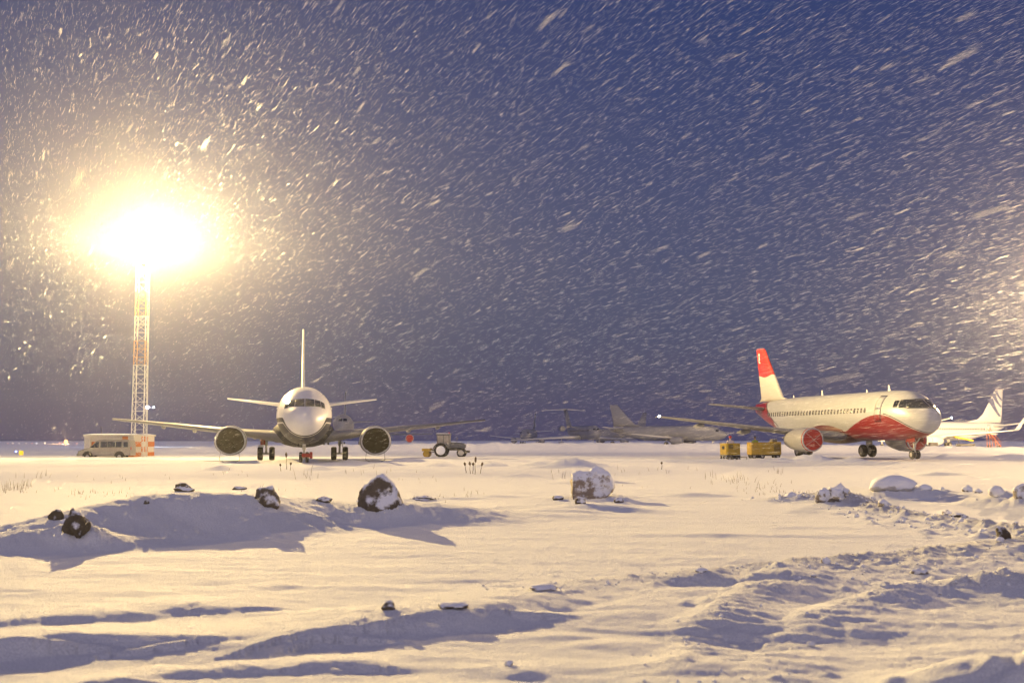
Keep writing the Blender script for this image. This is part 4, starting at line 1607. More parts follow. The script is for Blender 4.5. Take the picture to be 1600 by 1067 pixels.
# ------------------------------------------------------------------ tractor with a sweeping brush
def tractor():
    D = 119.0
    c = at_depth(690, 713, D)
    z = hz(c.x, D) - .03
    root = empty('tractor', (c.x, D, z), R(-4))
    tag(root, 'small dark tractor with a snow brush behind, beside the white jet wing', 'tractor')
    def tyre(x, y, r, w):
        b = MB()
        b.lathe([(-w / 2, r * .62), (-w / 2, r * .9), (-w * .3, r), (w * .3, r), (w / 2, r * .9), (w / 2, r * .62)], (x, y, r), (0, 1, 0), 24)
        for i in range(18):
            t = 2 * math.pi * i / 18
            for s in (-1, 1):
                Mx = Matrix.Translation((x, y, r)) @ Matrix.Rotation(t, 4, 'Y')
                b.box(-.035, .035, (0 if s > 0 else -w * .48), (w * .48 if s > 0 else 0), r * .97, r * 1.035, Mx)
        o = b.build('tyre', M['tyre'], root, False)
        b = MB()
        b.lathe([(-w * .58, .02), (-w * .56, r * .4), (-w * .46, r * .86), (w * .46, r * .86), (w * .56, r * .4), (w * .58, .02)], (x, y, r), (0, 1, 0), 20)
        b.build('wheel_disc', M['snowcap'] if r > .5 else M['rim'], o, True)
    for s in (-.62, .62):
        tyre(0, s, .63, .34)
        tyre(1.88, s * .92, .40, .22)
    b = MB()
    b.box(-.1, 2.15, -.2, .2, .62, .92, None, .05)
    b.tube((0, -.6, .63), (0, .6, .63), .1).tube((1.88, -.55, .4), (1.88, .55, .4), .06)
    b.build('chassis', M['black'], root)
    b = MB()
    rings = []
    for x, zt, w in ((.82, 1.36, .30), (1.0, 1.40, .31), (1.9, 1.33, .28), (2.12, 1.28, .25), (2.17, 1.15, .22)):
        rings.append([(x, -w, .85), (x, w, .85), (x, w, zt - .1), (x, w - .1, zt), (x, -w + .1, zt), (x, -w, zt - .1)])
    b.loft(rings)
    b.build('bonnet', M['tractor'], root)
    b = MB()
    b.box(.9, 1.9, -.27, .27, 1.385, 1.43, None, .02)
    b.build('bonnet_snow', M['snowcap'], root)
    b = MB()
    b.box(2.19, 2.24, -.22, .22, .85, 1.2)
    for i in range(5):
        b.box(2.24, 2.26, -.2, .2, .88 + i * .065, .91 + i * .065)
    b.build('radiator_grille', M['steel'], root)
    b = MB()
    b.box(2.2, 2.62, -.4, .4, .42, .62, None, .04)
    b.build('front_weight', M['black'], root)
    b = MB()
    b.tube((1.45, -.18, 1.36), (1.45, -.18, 1.72), .035).tube((1.45, -.18, 1.72), (1.5, -.18, 1.84), .03)
    b.build('exhaust_pipe', M['steel'], root)
    # cab
    b = MB()
    b.box(-.42, .82, -.56, .56, .78, 1.22, None, .05)
    b.build('cab_base', M['tractor'], root)
    b = MB()
    for x, y in ((-.36, -.53), (-.36, .53), (.22, -.54), (.22, .54), (.76, -.5), (.76, .5)):
        b.box(x - .035, x + .035, y - .03, y + .03, 1.22, 2.06)
    b.build('cab_frame', M['tractor'], root)
    for x0, x1 in ((-.32, .18), (.26, .72)):
        for y in (-.53, .53):
            b = MB()
            b.box(x0, x1, y - .008, y + .008, 1.24, 2.03)
            b.build('cab_window', M['pane_frost'], root)
    for x in (-.36, .76):
        b = MB()
        b.box(x - .008, x + .008, -.49, .49, 1.24, 2.03)
        b.build('cab_window', M['pane_frost'], root)
    b = MB()
    b.box(-.48, .88, -.6, .6, 2.06, 2.16, None, .04)
    ro = b.build('cab_roof', M['tractor'], root)
    b = MB()
    b.box(-.44, .78, -.56, .56, 2.163, 2.21, None, .02)
    b.build('roof_snow', M['snowcap'], ro)
    b = MB()
    b.lathe([(0, .06), (.03, .075), (.12, .07), (.16, .02)], (.74, -.4, 2.16), (0, 0, 1), 10)
    b.build('beacon', M['red'], ro)
    for s in (-.62, .62):
        b = MB()
        rings = []
        for t in np.linspace(R(20), R(170), 9):
            r1, r2 = .68, .74
            rings.append([(r1 * math.cos(t), s - .2, .63 + r1 * math.sin(t)), (r1 * math.cos(t), s + .2, .63 + r1 * math.sin(t)), (r2 * math.cos(t), s + .2, .63 + r2 * math.sin(t)), (r2 * math.cos(t), s - .2, .63 + r2 * math.sin(t))])
        b.loft(rings)
        b.build('mudguard', M['tractor'], root)
    b = MB()
    b.tube((-.3, 0, .7), (-1.0, 0, .62), .06).tube((-.3, .3, .55), (-.95, .3, .45), .035).tube((-.3, -.3, .55), (-.95, -.3, .45), .035)
    b.build('linkage', M['black'], root)
    b = MB()
    b.box(-1.75, -.95, -.9, .9, .55, .80, None, .06)
    h = b.build('brush_hood', M['yellow_dirty'], root)
    b = MB()
    b.box(-1.72, -.98, -.86, .86, .803, .86, None, .02)
    b.build('hood_snow', M['snowcap'], h)
    b = MB()
    b.lathe([(-.85, .05), (-.85, .30), (.85, .30), (.85, .05)], (-1.35, 0, .31), (0, 1, 0), 18)
    b.build('brush_roll', M['yellow_dirty'], root)
M['pane_frost'] = mat('frosted_glass', (.36, .33, .29), .35, vary=.25, scale=4)
tractor()

# ------------------------------------------------------------------ yellow ground power carts
def cart_one():
    D = 91.0
    c = at_depth(1141, 721, D)
    z = c.z - .02
    root = empty('power_cart', (c.x, D, z), R(33))
    tag(root, 'bright yellow two sided power cart with white tow bars, first from the left', 'cart', 'yellow power carts by the red and white jet')
    b = MB()
    b.box(-.62, .62, -.40, .40, .50, 1.29, None, .03)
    body = b.build('housing', M['yellow'], root)
    b = MB()
    b.box(-.66, .66, -.44, .44, 1.293, 1.33, None, .02)
    b.build('lid', M['yellow_dirty'], body)
    for i in range(2):
        b = MB()
        b.box(-.57 + i * .58, -.01 + i * .56, -.425, -.405, .56, 1.24, None, .006)
        b.build('side_door', M['yellow_dirty'], body)
    for i in range(6):
        b = MB()
        b.box(-.50, -.12, -.44, -.428, .95 + i * .05, .975 + i * .05)
        b.build('louvre', M['black'], body)
    b = MB()
    b.box(-.645, -.625, -.34, .34, .56, 1.24, None, .006)
    b.build('end_panel', M['yellow_dirty'], body)
    b = MB()
    b.lathe([(0, .012), (0, .12), (.012, .12), (.012, .08), (0, .08)], (-.66, 0, 1.02), (-1, 0, 0), 16)
    b.build('gauge', M['black'], body)
    b = MB()
    b.box(.63, .75, -.2, .0, .62, .74, None, .02)
    b.build('socket_box', M['steel'], body)
    b = MB()
    b.box(-.66, .66, -.38, .38, .36, .48, None, .02)
    b.box(-.3, .5, -.25, .25, .22, .36)
    b.build('chassis', M['black'], root)
    for x in (-.42, .42):
        for y in (-.36, .36):
            w = wheel(root, (x, y, .2), .2, .13)
            hub(w, (x, y, .2), .09, .13)
    b = MB()
    b.tube((-.6, -.3, .46), (-1.12, -.52, .02), .03).tube((-.6, .1, .46), (-1.0, -.25, .02), .03).tube((-1.12, -.52, .05), (-1.0, -.25, .05), .025)
    b.build('tow_bar', M['mast_white'], root)
    b = MB()
    b.tube((.5, -.42, .34), (1.1, -.52, .34), .025).tube((1.1, -.52, .34), (1.1, -.52, .0), .025)
    b.build('prop_stand', M['black'], root)
    return root

def cart_two():
    D = 104.0
    a, c = at_depth(1170, 715, D), at_depth(1218, 715, D)
    Lc = c.x - a.x
    z = hz((a.x + c.x) / 2, D) - .05
    z = min(z, at_depth(1194, 715, D).z + .05)
    z = at_depth(1194, 715, D).z
    root = empty('power_cart', ((a.x + c.x) / 2, D, z), R(4))
    tag(root, 'long ochre power cart with a raised block at its right end, nearer the jet engine', 'cart', 'yellow power carts by the red and white jet')
    h = Lc / 2
    b = MB()
    b.box(-h, h * .8, -.7, .7, .25, 1.26, None, .05)
    body = b.build('housing', M['yellow_dirty'], root)
    b = MB()
    b.box(h * .42, h * 1.0, -.68, .68, .25, 1.30, None, .05)
    b.build('engine_bay', M['yellow_dirty'], body)
    b = MB()
    b.box(h * .45, h * .80, -.4, .35, 1.30, 1.52, None, .04)
    b.build('exhaust_block', M['steel'], body)
    for i in range(4):
        b = MB()
        b.box(-h + .08 + i * .44, -h + .48 + i * .44, -.725, -.703, .34, 1.18, None, .006)
        b.build('side_panel', M['yellow_dirty'], body)
    for i in range(7):
        b = MB()
        b.box(h * .5, h * .92, -.71, -.685, .5 + i * .09, .54 + i * .09)
        b.build('louvre', M['black'], body)
    b = MB()
    b.box(-h + .06, h - .06, -.62, .62, .16, .245)
    b.box(-h + .3, -h + 1.0, -.3, .3, .05, .16)
    b.build('chassis', M['black'], root)
    for x in (-h + .28, -h + .95, h - .28):
        for y in (-.52, .52):
            w = wheel(root, (x, y, .13), .21, .17)
            hub(w, (x, y, .13), .1, .17)
    return root
cart_one()
cart_two()

# ------------------------------------------------------------------ two ground crew behind the carts
def person(px, D, label, jacket, hat, trousers, ztop):
    c = at_depth(px, 715, D)
    z = hz(c.x, D)
    root = empty('person', (c.x, D, z), R(180))
    tag(root, label, 'person', 'ground crew')
    Hh = ztop - z
    k = Hh / 1.80
    J = {'pelvis': (0, 0, .95, .155), 'belly': (0, .01, 1.12, .15), 'chest': (0, .02, 1.32, .175), 'neck0': (0, 0, 1.48, .08), 'neck': (0, -.01, 1.54, .06), 'jaw': (0, -.03, 1.60, .078), 'head': (0, -.02, 1.68, .098), 'crown': (0, -.01, 1.76, .06),
         'shL': (.19, .02, 1.42, .085), 'elL': (.27, .03, 1.14, .058), 'wrL': (.25, -.10, .93, .040), 'haL': (.24, -.15, .86, .035),
         'shR': (-.19, .02, 1.42, .085), 'elR': (-.27, .03, 1.14, .058), 'wrR': (-.25, -.10, .93, .040), 'haR': (-.24, -.15, .86, .035),
         'hiL': (.10, 0, .88, .105), 'knL': (.115, -.02, .50, .068), 'anL': (.12, .02, .10, .05), 'toL': (.13, -.15, .04, .04),
         'hiR': (-.10, 0, .88, .105), 'knR': (-.115, -.02, .50, .068), 'anR': (-.12, .02, .10, .05), 'toR': (-.13, -.15, .04, .04)}
    E_ = [('pelvis', 'belly'), ('belly', 'chest'), ('chest', 'neck0'), ('neck0', 'neck'), ('neck', 'jaw'), ('jaw', 'head'), ('head', 'crown'),
          ('chest', 'shL'), ('shL', 'elL'), ('elL', 'wrL'), ('wrL', 'haL'), ('chest', 'shR'), ('shR', 'elR'), ('elR', 'wrR'), ('wrR', 'haR'),
          ('pelvis', 'hiL'), ('hiL', 'knL'), ('knL', 'anL'), ('anL', 'toL'), ('pelvis', 'hiR'), ('hiR', 'knR'), ('knR', 'anR'), ('anR', 'toR')]
    keys = list(J)
    me = bpy.data.meshes.new('body')
    me.from_pydata([(J[q][0] * k, J[q][1] * k, J[q][2] * k) for q in keys], [(keys.index(a), keys.index(b)) for a, b in E_], [])
    o = bpy.data.objects.new('body', me)
    C.objects.link(o)
    md = o.modifiers.new('skin', 'SKIN')
    for i, q in enumerate(keys):
        me.skin_vertices[0].data[i].radius = (J[q][3] * k, J[q][3] * k)
    me.skin_vertices[0].data[0].use_root = True
    o.modifiers.new('sub', 'SUBSURF').levels = 2
    dg = bpy.context.evaluated_depsgraph_get()
    nm = bpy.data.meshes.new_from_object(o.evaluated_get(dg))
    o.modifiers.clear()
    o.data = nm
    for m in (jacket, trousers, M['skin'], M['dark_cloth']):
        nm.materials.append(m)
    for p in nm.polygons:
        zc = p.center.z / k
        xc = abs(p.center.x) / k
        p.use_smooth = True
        if zc > 1.55:
            p.material_index = 2
        elif zc < .12:
            p.material_index = 3
        elif zc < .93 and xc < .22:
            p.material_index = 1
        elif zc < .93:
            p.material_index = 3
        else:
            p.material_index = 0
    o.parent = root
    b = MB()
    b.lathe([(0, .112), (.03, .118), (.09, .10), (.14, .05), (.15, .01)], (0, -.012 * k, 1.665 * k), (0, 0, 1), 16)
    b.build('hat', hat, o, True)
    for s in (-1, 1):
        b = MB()
        b.lathe([(-.012, .003), (-.006, .011), (.006, .011), (.012, .003)], (s * .034 * k, -.112 * k, 1.655 * k), (0, -1, 0), 8)
        b.build('eye', M['black'], o, True)
    b = MB()
    b.lathe([(-.02, .02), (.0, .018), (.022, .008)], (0, -.115 * k, 1.625 * k), (0, -1, -.3), 8)
    b.build('nose', M['skin'], o, True)
    b = MB()
    b.box(-.025 * k, .025 * k, -.108 * k, -.09 * k, 1.575 * k, 1.583 * k)
    b.build('mouth', M['red_cloth'], o)
    b = MB()
    for zz in (1.08, 1.22):
        pass
    return root
tp = at_depth(1141, 681, 93.0)
person(1141.5, 93.0, 'person in a red hat and pale jacket standing behind the bright yellow cart', M['pale_cloth'], M['red_cloth'], M['dark_cloth'], tp.z)
tp = at_depth(1180, 681.5, 105.6)
person(1180, 105.8, 'person in a yellow green vest and black hat behind the long ochre cart', M['vest'], M['dark_cloth'], M['dark_cloth'], tp.z)

# ------------------------------------------------------------------ steps, loader and case by the striped tail airliner
def steps():
    D = 268.0
    p, q = at_depth(1544, 676, D), at_depth(1562, 700, D)
    root = empty('boarding_steps', (p.x, D, 0.1), 0)
    tag(root, 'orange boarding steps at the rear door of the striped tail airliner', 'steps')
    dx, Ht = q.x - p.x, p.z - .1
    for y in (-.75, .75):
        b = MB()
        b.tube((0, y, Ht), (dx, y, .1), .07, n=6)
        b.tube((0, y, Ht), (0, y, 0), .06, n=6).tube((dx * .5, y, Ht * .5), (dx * .5, y, 0), .05, n=6)
        b.build('stringer', M['orange'], root)
        b = MB()
        b.tube((0, y, Ht + 1.0), (dx, y, 1.1), .04, n=6)
        for i in range(5):
            t = i / 4
            b.tube((dx * t, y, Ht + (.1 - Ht) * t), (dx * t, y, Ht + 1.0 + (1.1 - Ht - 1.0) * t), .03, n=5)
        b.build('handrail', M['orange'], root)
    n = 13
    for i in range(n):
        t = (i + .5) / n
        b = MB()
        b.box(dx * t - .14, dx * t + .14, -.7, .7, Ht + (.1 - Ht) * t - .03, Ht + (.1 - Ht) * t + .02)
        b.build('tread', M['orange'], root)
    b = MB()
    b.box(-1.1, 0.02, -.75, .75, Ht - .06, Ht)
    b.build('landing', M['orange'], root)
    for x in (.2, dx - .2):
        for y in (-.6, .6):
            wheel(root, (x, y, .2), .2, .12)
steps()

def loader():
    D = 262.0
    p, q = at_depth(1491, 681.5, D), at_depth(1520, 687.5, D)
    root = empty('belt_loader', (p.x, D, .05), 0)
    tag(root, 'yellow belt loader slanting under the wing of the striped tail airliner', 'loader')
    dx, z0, z1 = q.x - p.x, p.z, q.z
    b = MB()
    b.add([(0, -.4, z0), (dx, -.4, z1), (dx, .4, z1), (0, .4, z0), (0, -.4, z0 - .3), (dx, -.4, z1 - .35), (dx, .4, z1 - .35), (0, .4, z0 - .3)],
          [(0, 1, 2, 3), (7, 6, 5, 4), (0, 4, 5, 1), (1, 5, 6, 2), (2, 6, 7, 3), (3, 7, 4, 0)])
    b.build('conveyor', M['yellow'], root)
    b = MB()
    b.box(.4, dx + .3, -.6, .6, .35, .75, None, .06)
    b.tube((1.0, 0, .7), (.6, 0, z0 - .4), .06).tube((dx - .4, 0, .7), (dx - .5, 0, z1 - .35), .06)
    b.build('chassis', M['steel'], root)
    for x in (.8, dx - .2):
        for y in (-.5, .5):
            wheel(root, (x, y, .3), .3, .2)
loader()

def case():
    D = 205.0
    p, q = at_depth(1452, 701, D), at_depth(1464, 691, D)
    root = empty('equipment_trolley', ((p.x + q.x) / 2, D, p.z), 0)
    tag(root, 'dark boxy equipment trolley on the snow right of the red and white jet nose wheel', 'trolley')
    w = (q.x - p.x) / 2
    b = MB()
    b.box(-w, w, -.5, .5, .22, q.z - p.z, None, .04)
    b.build('case', M['steel'], root)
    for x in (-w * .6, w * .6):
        for y in (-.4, .4):
            wheel(root, (x, y, .15), .16, .1)
    b = MB()
    b.tube((w, 0, .3), (w + .5, 0, .55), .03)
    b.build('handle', M['black'], root)
case()

# ------------------------------------------------------------------ distant lamps
def lamp_post(px, py, D, rad, col, strength, label, heads=1, group=None, name='distant_lamp', post=.06, glow=None):
    p = at_depth(px, py, D)
    g = 0.0
    root = empty(name, (p.x, D, g))
    tag(root, label, 'lamp', group)
    b = MB()
    b.tube((0, 0, -.3), (0, 0, max(.1, p.z - rad * .5)), post, n=6)
    b.build('post', M['steel'], root)
    m = bpy.data.materials.get('lamp_%s' % name + str(round(strength)) + str(round(col[2], 2)))
    if m is None:
        m = emit('lamp_%s' % name + str(round(strength)) + str(round(col[2], 2)), col, strength)
    for h in range(heads):
        b = MB()
        zc = p.z
        x = 0 if heads == 1 else h * D * 10 / FPX
        r = rad if h == 0 else rad * .45
        b.lathe([(-r, r * .1), (-r * .7, r * .7), (0, r), (r * .7, r * .7), (r, r * .1)], (x, 0, zc), (0, 0, 1), 12)
        b.build('lamp_head', m, root, True)
        if h:
            b = MB()
            b.tube((0, 0, zc - r), (x, 0, zc - r), .05, n=5)
            b.build('bracket', M['steel'], root)
    if glow:
        d = bpy.data.lights.new(name + '_light', 'POINT')
        d.energy = glow[0]
        d.color = glow[1]
        d.shadow_soft_size = .3
        o = bpy.data.objects.new(name + '_light', d)
        o.location = (0, -rad * 1.6, p.z + .1)
        C.objects.link(o)
        o.parent = root
    return root
lamp_post(103, 690, 520, .8, (1, .50, .16), 4, 'bright orange lamp low on the far horizon left of the hut', name='horizon_lamp', glow=(26000, (1, .52, .2)))
lamp_post(230, 636, 300, .42, (.9, .94, 1), 12, 'white lamp on a far post just right of the lattice mast', 2, name='street_lamp', glow=(9000, (.8, .88, 1)))
for i, (px, py, c) in enumerate([(5, 694, 0), (12, 693, 1), (20, 692.5, 0), (30, 693, 2), (41, 693, 0), (50, 693, 1), (57, 692.5, 2), (70, 692, 0), (83, 693, 0), (93, 692.5, 1), (114, 694, 0), (120, 693, 1)]):
    col = [(1, .75, .5), (1, .4, .3), (.9, .9, 1)][c]
    lamp_post(px, py, 640, .34, col, 3.5, 'tiny field light in the row along the far left horizon', 1, 'row of lights on the horizon', name='field_light')
lamp_post(25, 706, 150, .13, (.25, .35, 1), 9, 'blue taxiway light left of the yellow marker', 1, 'blue taxiway lights', name='taxiway_light', post=.03)
lamp_post(80, 708, 150, .13, (.25, .35, 1), 9, 'blue taxiway light between the yellow marker and the hut', 1, 'blue taxiway lights', name='taxiway_light', post=.03)

def marker():
    D = 125.0
    p = at_depth(33, 710, D)
    root = empty('marker_sign', (p.x, D, hz(p.x, D)), 0)
    tag(root, 'small glowing yellow marker box at the left edge of the snowfield', 'marker')
    z = p.z - hz(p.x, D)
    b = MB()
    b.box(-.20, .20, -.08, .08, z - .05, z + .38, None, .03)
    b.build('housing', M['yellow_lit'], root)
    b = MB()
    b.tube((-.12, 0, -.2), (-.12, 0, z), .03, n=6).tube((.12, 0, -.2), (.12, 0, z), .03, n=6)
    b.build('legs_frame', M['steel'], root)
M['yellow_lit'] = emit('lit_yellow_panel', (1, .62, .05), 1.3)
marker()

# ------------------------------------------------------------------ rocks and frozen lumps
def rock_material(name, dark, light, snow_amt):
    m = bpy.data.materials.new(name)
    N, L = nodes_of(m)
    b = N['Principled BSDF']
    b.inputs['Roughness'].default_value = .85
    tc = N.new('ShaderNodeTexCoord')
    n1 = N.new('ShaderNodeTexNoise')
    n1.inputs['Scale'].default_value = 6.5
    n1.inputs['Detail'].default_value = 8
    n1.inputs['Roughness'].default_value = .7
    L.new(tc.outputs['Object'], n1.inputs['Vector'])
    r1 = N.new('ShaderNodeMix')
    r1.data_type = 'RGBA'
    r1.inputs[6].default_value = dark + (1,)
    r1.inputs[7].default_value = light + (1,)
    L.new(n1.outputs['Fac'], r1.inputs[0])
    n2 = N.new('ShaderNodeTexNoise')
    n2.inputs['Scale'].default_value = 1.7
    n2.inputs['Detail'].default_value = 7
    n2.inputs['Roughness'].default_value = .68
    L.new(tc.outputs['Object'], n2.inputs['Vector'])
    g = N.new('ShaderNodeNewGeometry')
    sp = N.new('ShaderNodeSeparateXYZ')
    L.new(g.outputs['Normal'], sp.inputs[0])
    ad = N.new('ShaderNodeMath')
    ad.operation = 'MULTIPLY_ADD'
    L.new(sp.outputs['Z'], ad.inputs[0])
    ad.inputs[1].default_value = .20
    L.new(n2.outputs['Fac'], ad.inputs[2])
    mr = N.new('ShaderNodeMapRange')
    mr.inputs[1].default_value = .62 - snow_amt
    mr.inputs[2].default_value = .70 - snow_amt
    L.new(ad.outputs[0], mr.inputs[0])
    mx = N.new('ShaderNodeMix')
    mx.data_type = 'RGBA'
    mx.inputs[7].default_value = (.82, .83, .86, 1)
    L.new(mr.outputs[0], mx.inputs[0])
    L.new(r1.outputs[2], mx.inputs[6])
    L.new(mx.outputs[2], b.inputs['Base Color'])
    bp = N.new('ShaderNodeBump')
    bp.inputs['Strength'].default_value = .8
    bp.inputs['Distance'].default_value = .05
    L.new(n1.outputs['Fac'], bp.inputs['Height'])
    L.new(bp.outputs['Normal'], b.inputs['Normal'])
    return m
M['rock_dark'] = rock_material('dark_rock', (.018, .014, .010), (.12, .09, .06), .02)
M['rock_snowy'] = rock_material('snow_crusted_rock', (.03, .024, .018), (.17, .13, .095), .07)
M['rock_pale'] = rock_material('pale_snowy_boulder', (.16, .12, .09), (.36, .29, .23), .12)
M['clod'] = rock_material('dirty_frozen_clod', (.13, .10, .075), (.34, .30, .26), .17)
M['clod_white'] = rock_material('frozen_snow_lump', (.34, .32, .31), (.6, .58, .58), .22)

def rock(px, py, wpx, hpx, label, m, name='rock', cat='rock', seed=1, taper=.2, skew=0.0, rough=.22, cut=6, deep=1.0, sink=.25, group=None, boxy=1.0):
    """px, py: foot of the visible stone; size in photograph pixels"""
    c = ground_hit(px, py)
    s = c.y / FPX
    w, h = wpx * s / 2, hpx * s
    import bmesh
    bm = bmesh.new()
    bmesh.ops.create_icosphere(bm, subdivisions=4 if wpx > 28 else 3, radius=1)
    r = random.Random(seed)
    planes = []
    for i in range(cut):
        n = Vector((r.gauss(0, 1), r.gauss(0, 1), r.gauss(0, .8))).normalized()
        planes.append((n, r.uniform(.62, .9)))
    off = Vector((seed * 3.7, seed * 1.3, seed * 2.1))
    for v in bm.verts:
        p = v.co.copy()
        if boxy != 1:
            p = Vector([math.copysign(abs(q) ** boxy, q) for q in p])
        for n, d in planes:
            q = p.dot(n)
            if q > d:
                p -= n * (q - d) * .85
        f = 1 + rough * (mnoise.noise(p * 1.6 + off) + .5 * mnoise.noise(p * 3.7 + off) + .3 * mnoise.noise(p * 8 + off))
        p *= f
        zz = (p.z + 1) / 2
        k = 1 - taper * max(0, zz)
        p.x = p.x * k + skew * zz
        p.y *= k
        v.co = p
    zs = [v.co.z for v in bm.verts]
    z0, z1 = min(zs), max(zs)
    xs = [v.co.x for v in bm.verts]
    xm = max(abs(min(xs)), max(xs)) if abs(skew) < .05 else (max(xs) - min(xs)) / 2
    xc = (max(xs) + min(xs)) / 2
    H = h / (1 - sink)
    for v in bm.verts:
        v.co = Vector(((v.co.x - xc) / xm * w, v.co.y * w * deep, (v.co.z - z0) / (z1 - z0) * H - H * sink))
    me = bpy.data.meshes.new(name)
    bm.to_mesh(me)
    bm.free()
    for p in me.polygons:
        p.use_smooth = True
    me.materials.append(m)
    o = bpy.data.objects.new(name, me)
    o.location = (c.x, c.y + w * deep * .55, hz(c.x, c.y))
    C.objects.link(o)
    tag(o, label, cat, group)
    return o
GR = 'stones on the long snow mound'
rock(593, 796, 74, 52, 'tall peaked dark rock with a white snowy face on the mound crest', M['rock_snowy'], seed=3, taper=.62, skew=-.10, rough=.16, cut=9, group=GR)
rock(416, 791, 42, 33, 'rounded dark boulder half plastered with snow on the middle of the mound', M['rock_snowy'], seed=5, taper=.2, rough=.2, group=GR)
rock(113, 838, 52, 45, 'broad dark rock at the left foot of the mound', M['rock_dark'], seed=8, taper=.35, rough=.3, group=GR)
rock(85, 812, 24, 17, 'small dark stone tucked behind the broad left rock', M['rock_dark'], seed=9, group=GR)
rock(286, 768, 38, 14, 'low dark stone cresting the mound top under the left jet engine', M['rock_dark'], seed=12, taper=.4, group=GR)
rock(373, 765, 24, 6, 'thin dark stone just showing on the crest left of the rounded boulder', M['rock_dark'], seed=13, group=GR)
rock(505, 784, 28, 9, 'flat dark stone between the rounded boulder and the peaked rock', M['rock_dark'], seed=14, group=GR)
rock(660, 781, 44, 7, 'low dark rubble slab right of the peaked rock', M['rock_snowy'], seed=15, rough=.3, group=GR)
rock(228, 787, 9, 6, 'tiny dark stone poking through the upper slope of the mound', M['rock_dark'], seed=16, group=GR)
rock(606, 953, 24, 15, 'small brown stone on the rim of the near snow step', M['rock_snowy'], seed=21, taper=.4)
rock(708, 950, 50, 8, 'long low dark stone in the rim of the near snow step', M['rock_snowy'], seed=22, rough=.3)
rock(850, 922, 46, 9, 'flat pale slab of stone on the near plough line', M['rock_pale'], seed=23, rough=.2)
rock(927, 777, 72, 42, 'big pale boulder capped with snow alone mid field', M['rock_pale'], seed=31, taper=.12, rough=.14, cut=8, deep=.8, boxy=.62)
rock(932, 752, 62, 24, 'snowy peaked stone rising behind the big pale boulder', M['clod_white'], seed=32, taper=.7, rough=.1)
rock(907, 787, 18, 11, 'small dark stone leaning in front of the big pale boulder', M['rock_snowy'], seed=33)
rock(967, 785, 16, 8, 'little stone at the right foot of the big pale boulder', M['rock_snowy'], seed=34)
rock(872, 781, 20, 7, 'small dark stone left of the big pale boulder', M['rock_snowy'], seed=35)
GL = 'frozen lumps on the right plough line'
rock(1310, 784, 42, 30, 'heap of dirty frozen snow with a ragged face on the plough line', M['clod'], 'snow_lump', 'snow lump', 41, .2, .1, .34, 8, group=GL)
rock(1290, 783, 32, 22, 'ragged dirty lump leaning left of the frozen heap', M['clod'], 'snow_lump', 'snow lump', 42, .3, 0, .34, 8, group=GL)
rock(1400, 766, 76, 24, 'largest smooth grey lump of frozen snow, right of the ragged heap', M['clod_white'], 'snow_lump', 'snow lump', 43, .3, 0, .10, 4, group=GL)
rock(1447, 765, 24, 9, 'small lump touching the right side of the largest grey mound', M['clod_white'], 'snow_lump', 'snow lump', 44, .2, 0, .15, 4, group=GL)
rock(1513, 768, 18, 11, 'dark little lump on the berm midway to the right edge', M['clod'], 'snow_lump', 'snow lump', 45, group=GL)
rock(1530, 770, 14, 7, 'flat lump between the dark little lump and the round white one', M['clod'], 'snow_lump', 'snow lump', 46, group=GL)
rock(1560, 775, 25, 15, 'round white lump on the berm near the right edge', M['clod_white'], 'snow_lump', 'snow lump', 47, .1, 0, .12, 3, group=GL)
rock(1598, 780, 26, 24, 'dark lump cut by the right edge of the berm', M['clod'], 'snow_lump', 'snow lump', 48, .1, 0, .2, 6, group=GL)
rock(1382, 792, 18, 13, 'yellowish earth clod standing in the plough line', M['clod'], 'earth_clod', 'clod', 49, group=GL)
rock(1570, 842, 26, 20, 'dark earthy clod with roots above the right tyre track', M['rock_dark'], 'earth_clod', 'clod', 50, .3, 0, .4, 7, group=GL)
rock(1564, 846, 14, 8, 'white snow ball resting before the dark earthy clod', M['clod_white'], 'snow_lump', 'snow lump', 51, .1, 0, .1, 2, group=GL)
rock(1482, 804, 16, 8, 'brown clod on the plough line below the berm', M['rock_snowy'], 'earth_clod', 'clod', 52, group=GL)
rock(1500, 808, 34, 7, 'long dark clod trailing right of the brown one', M['rock_snowy'], 'earth_clod', 'clod', 53, .2, 0, .3, 5, group=GL)
rock(1238, 776, 26, 10, 'low snow lump at the left start of the plough line', M['clod_white'], 'snow_lump', 'snow lump', 54, group=GL)
rock(1292, 880, 16, 10, 'brown clod on the crest of the near ridge', M['clod'], 'earth_clod', 'clod', 55, group=GL)
rock(1097, 893, 22, 6, 'low dirty clod at the left end of the near ridge', M['clod'], 'earth_clod', 'clod', 56, group=GL)
rock(1440, 897, 30, 9, 'dirty clod in the lee of the near ridge', M['clod'], 'earth_clod', 'clod', 57, group=GL)
rock(795, 1040, 16, 8, 'small dark lump alone near the bottom edge', M['clod'], 'snow_lump', 'snow lump', 58, group=GL)

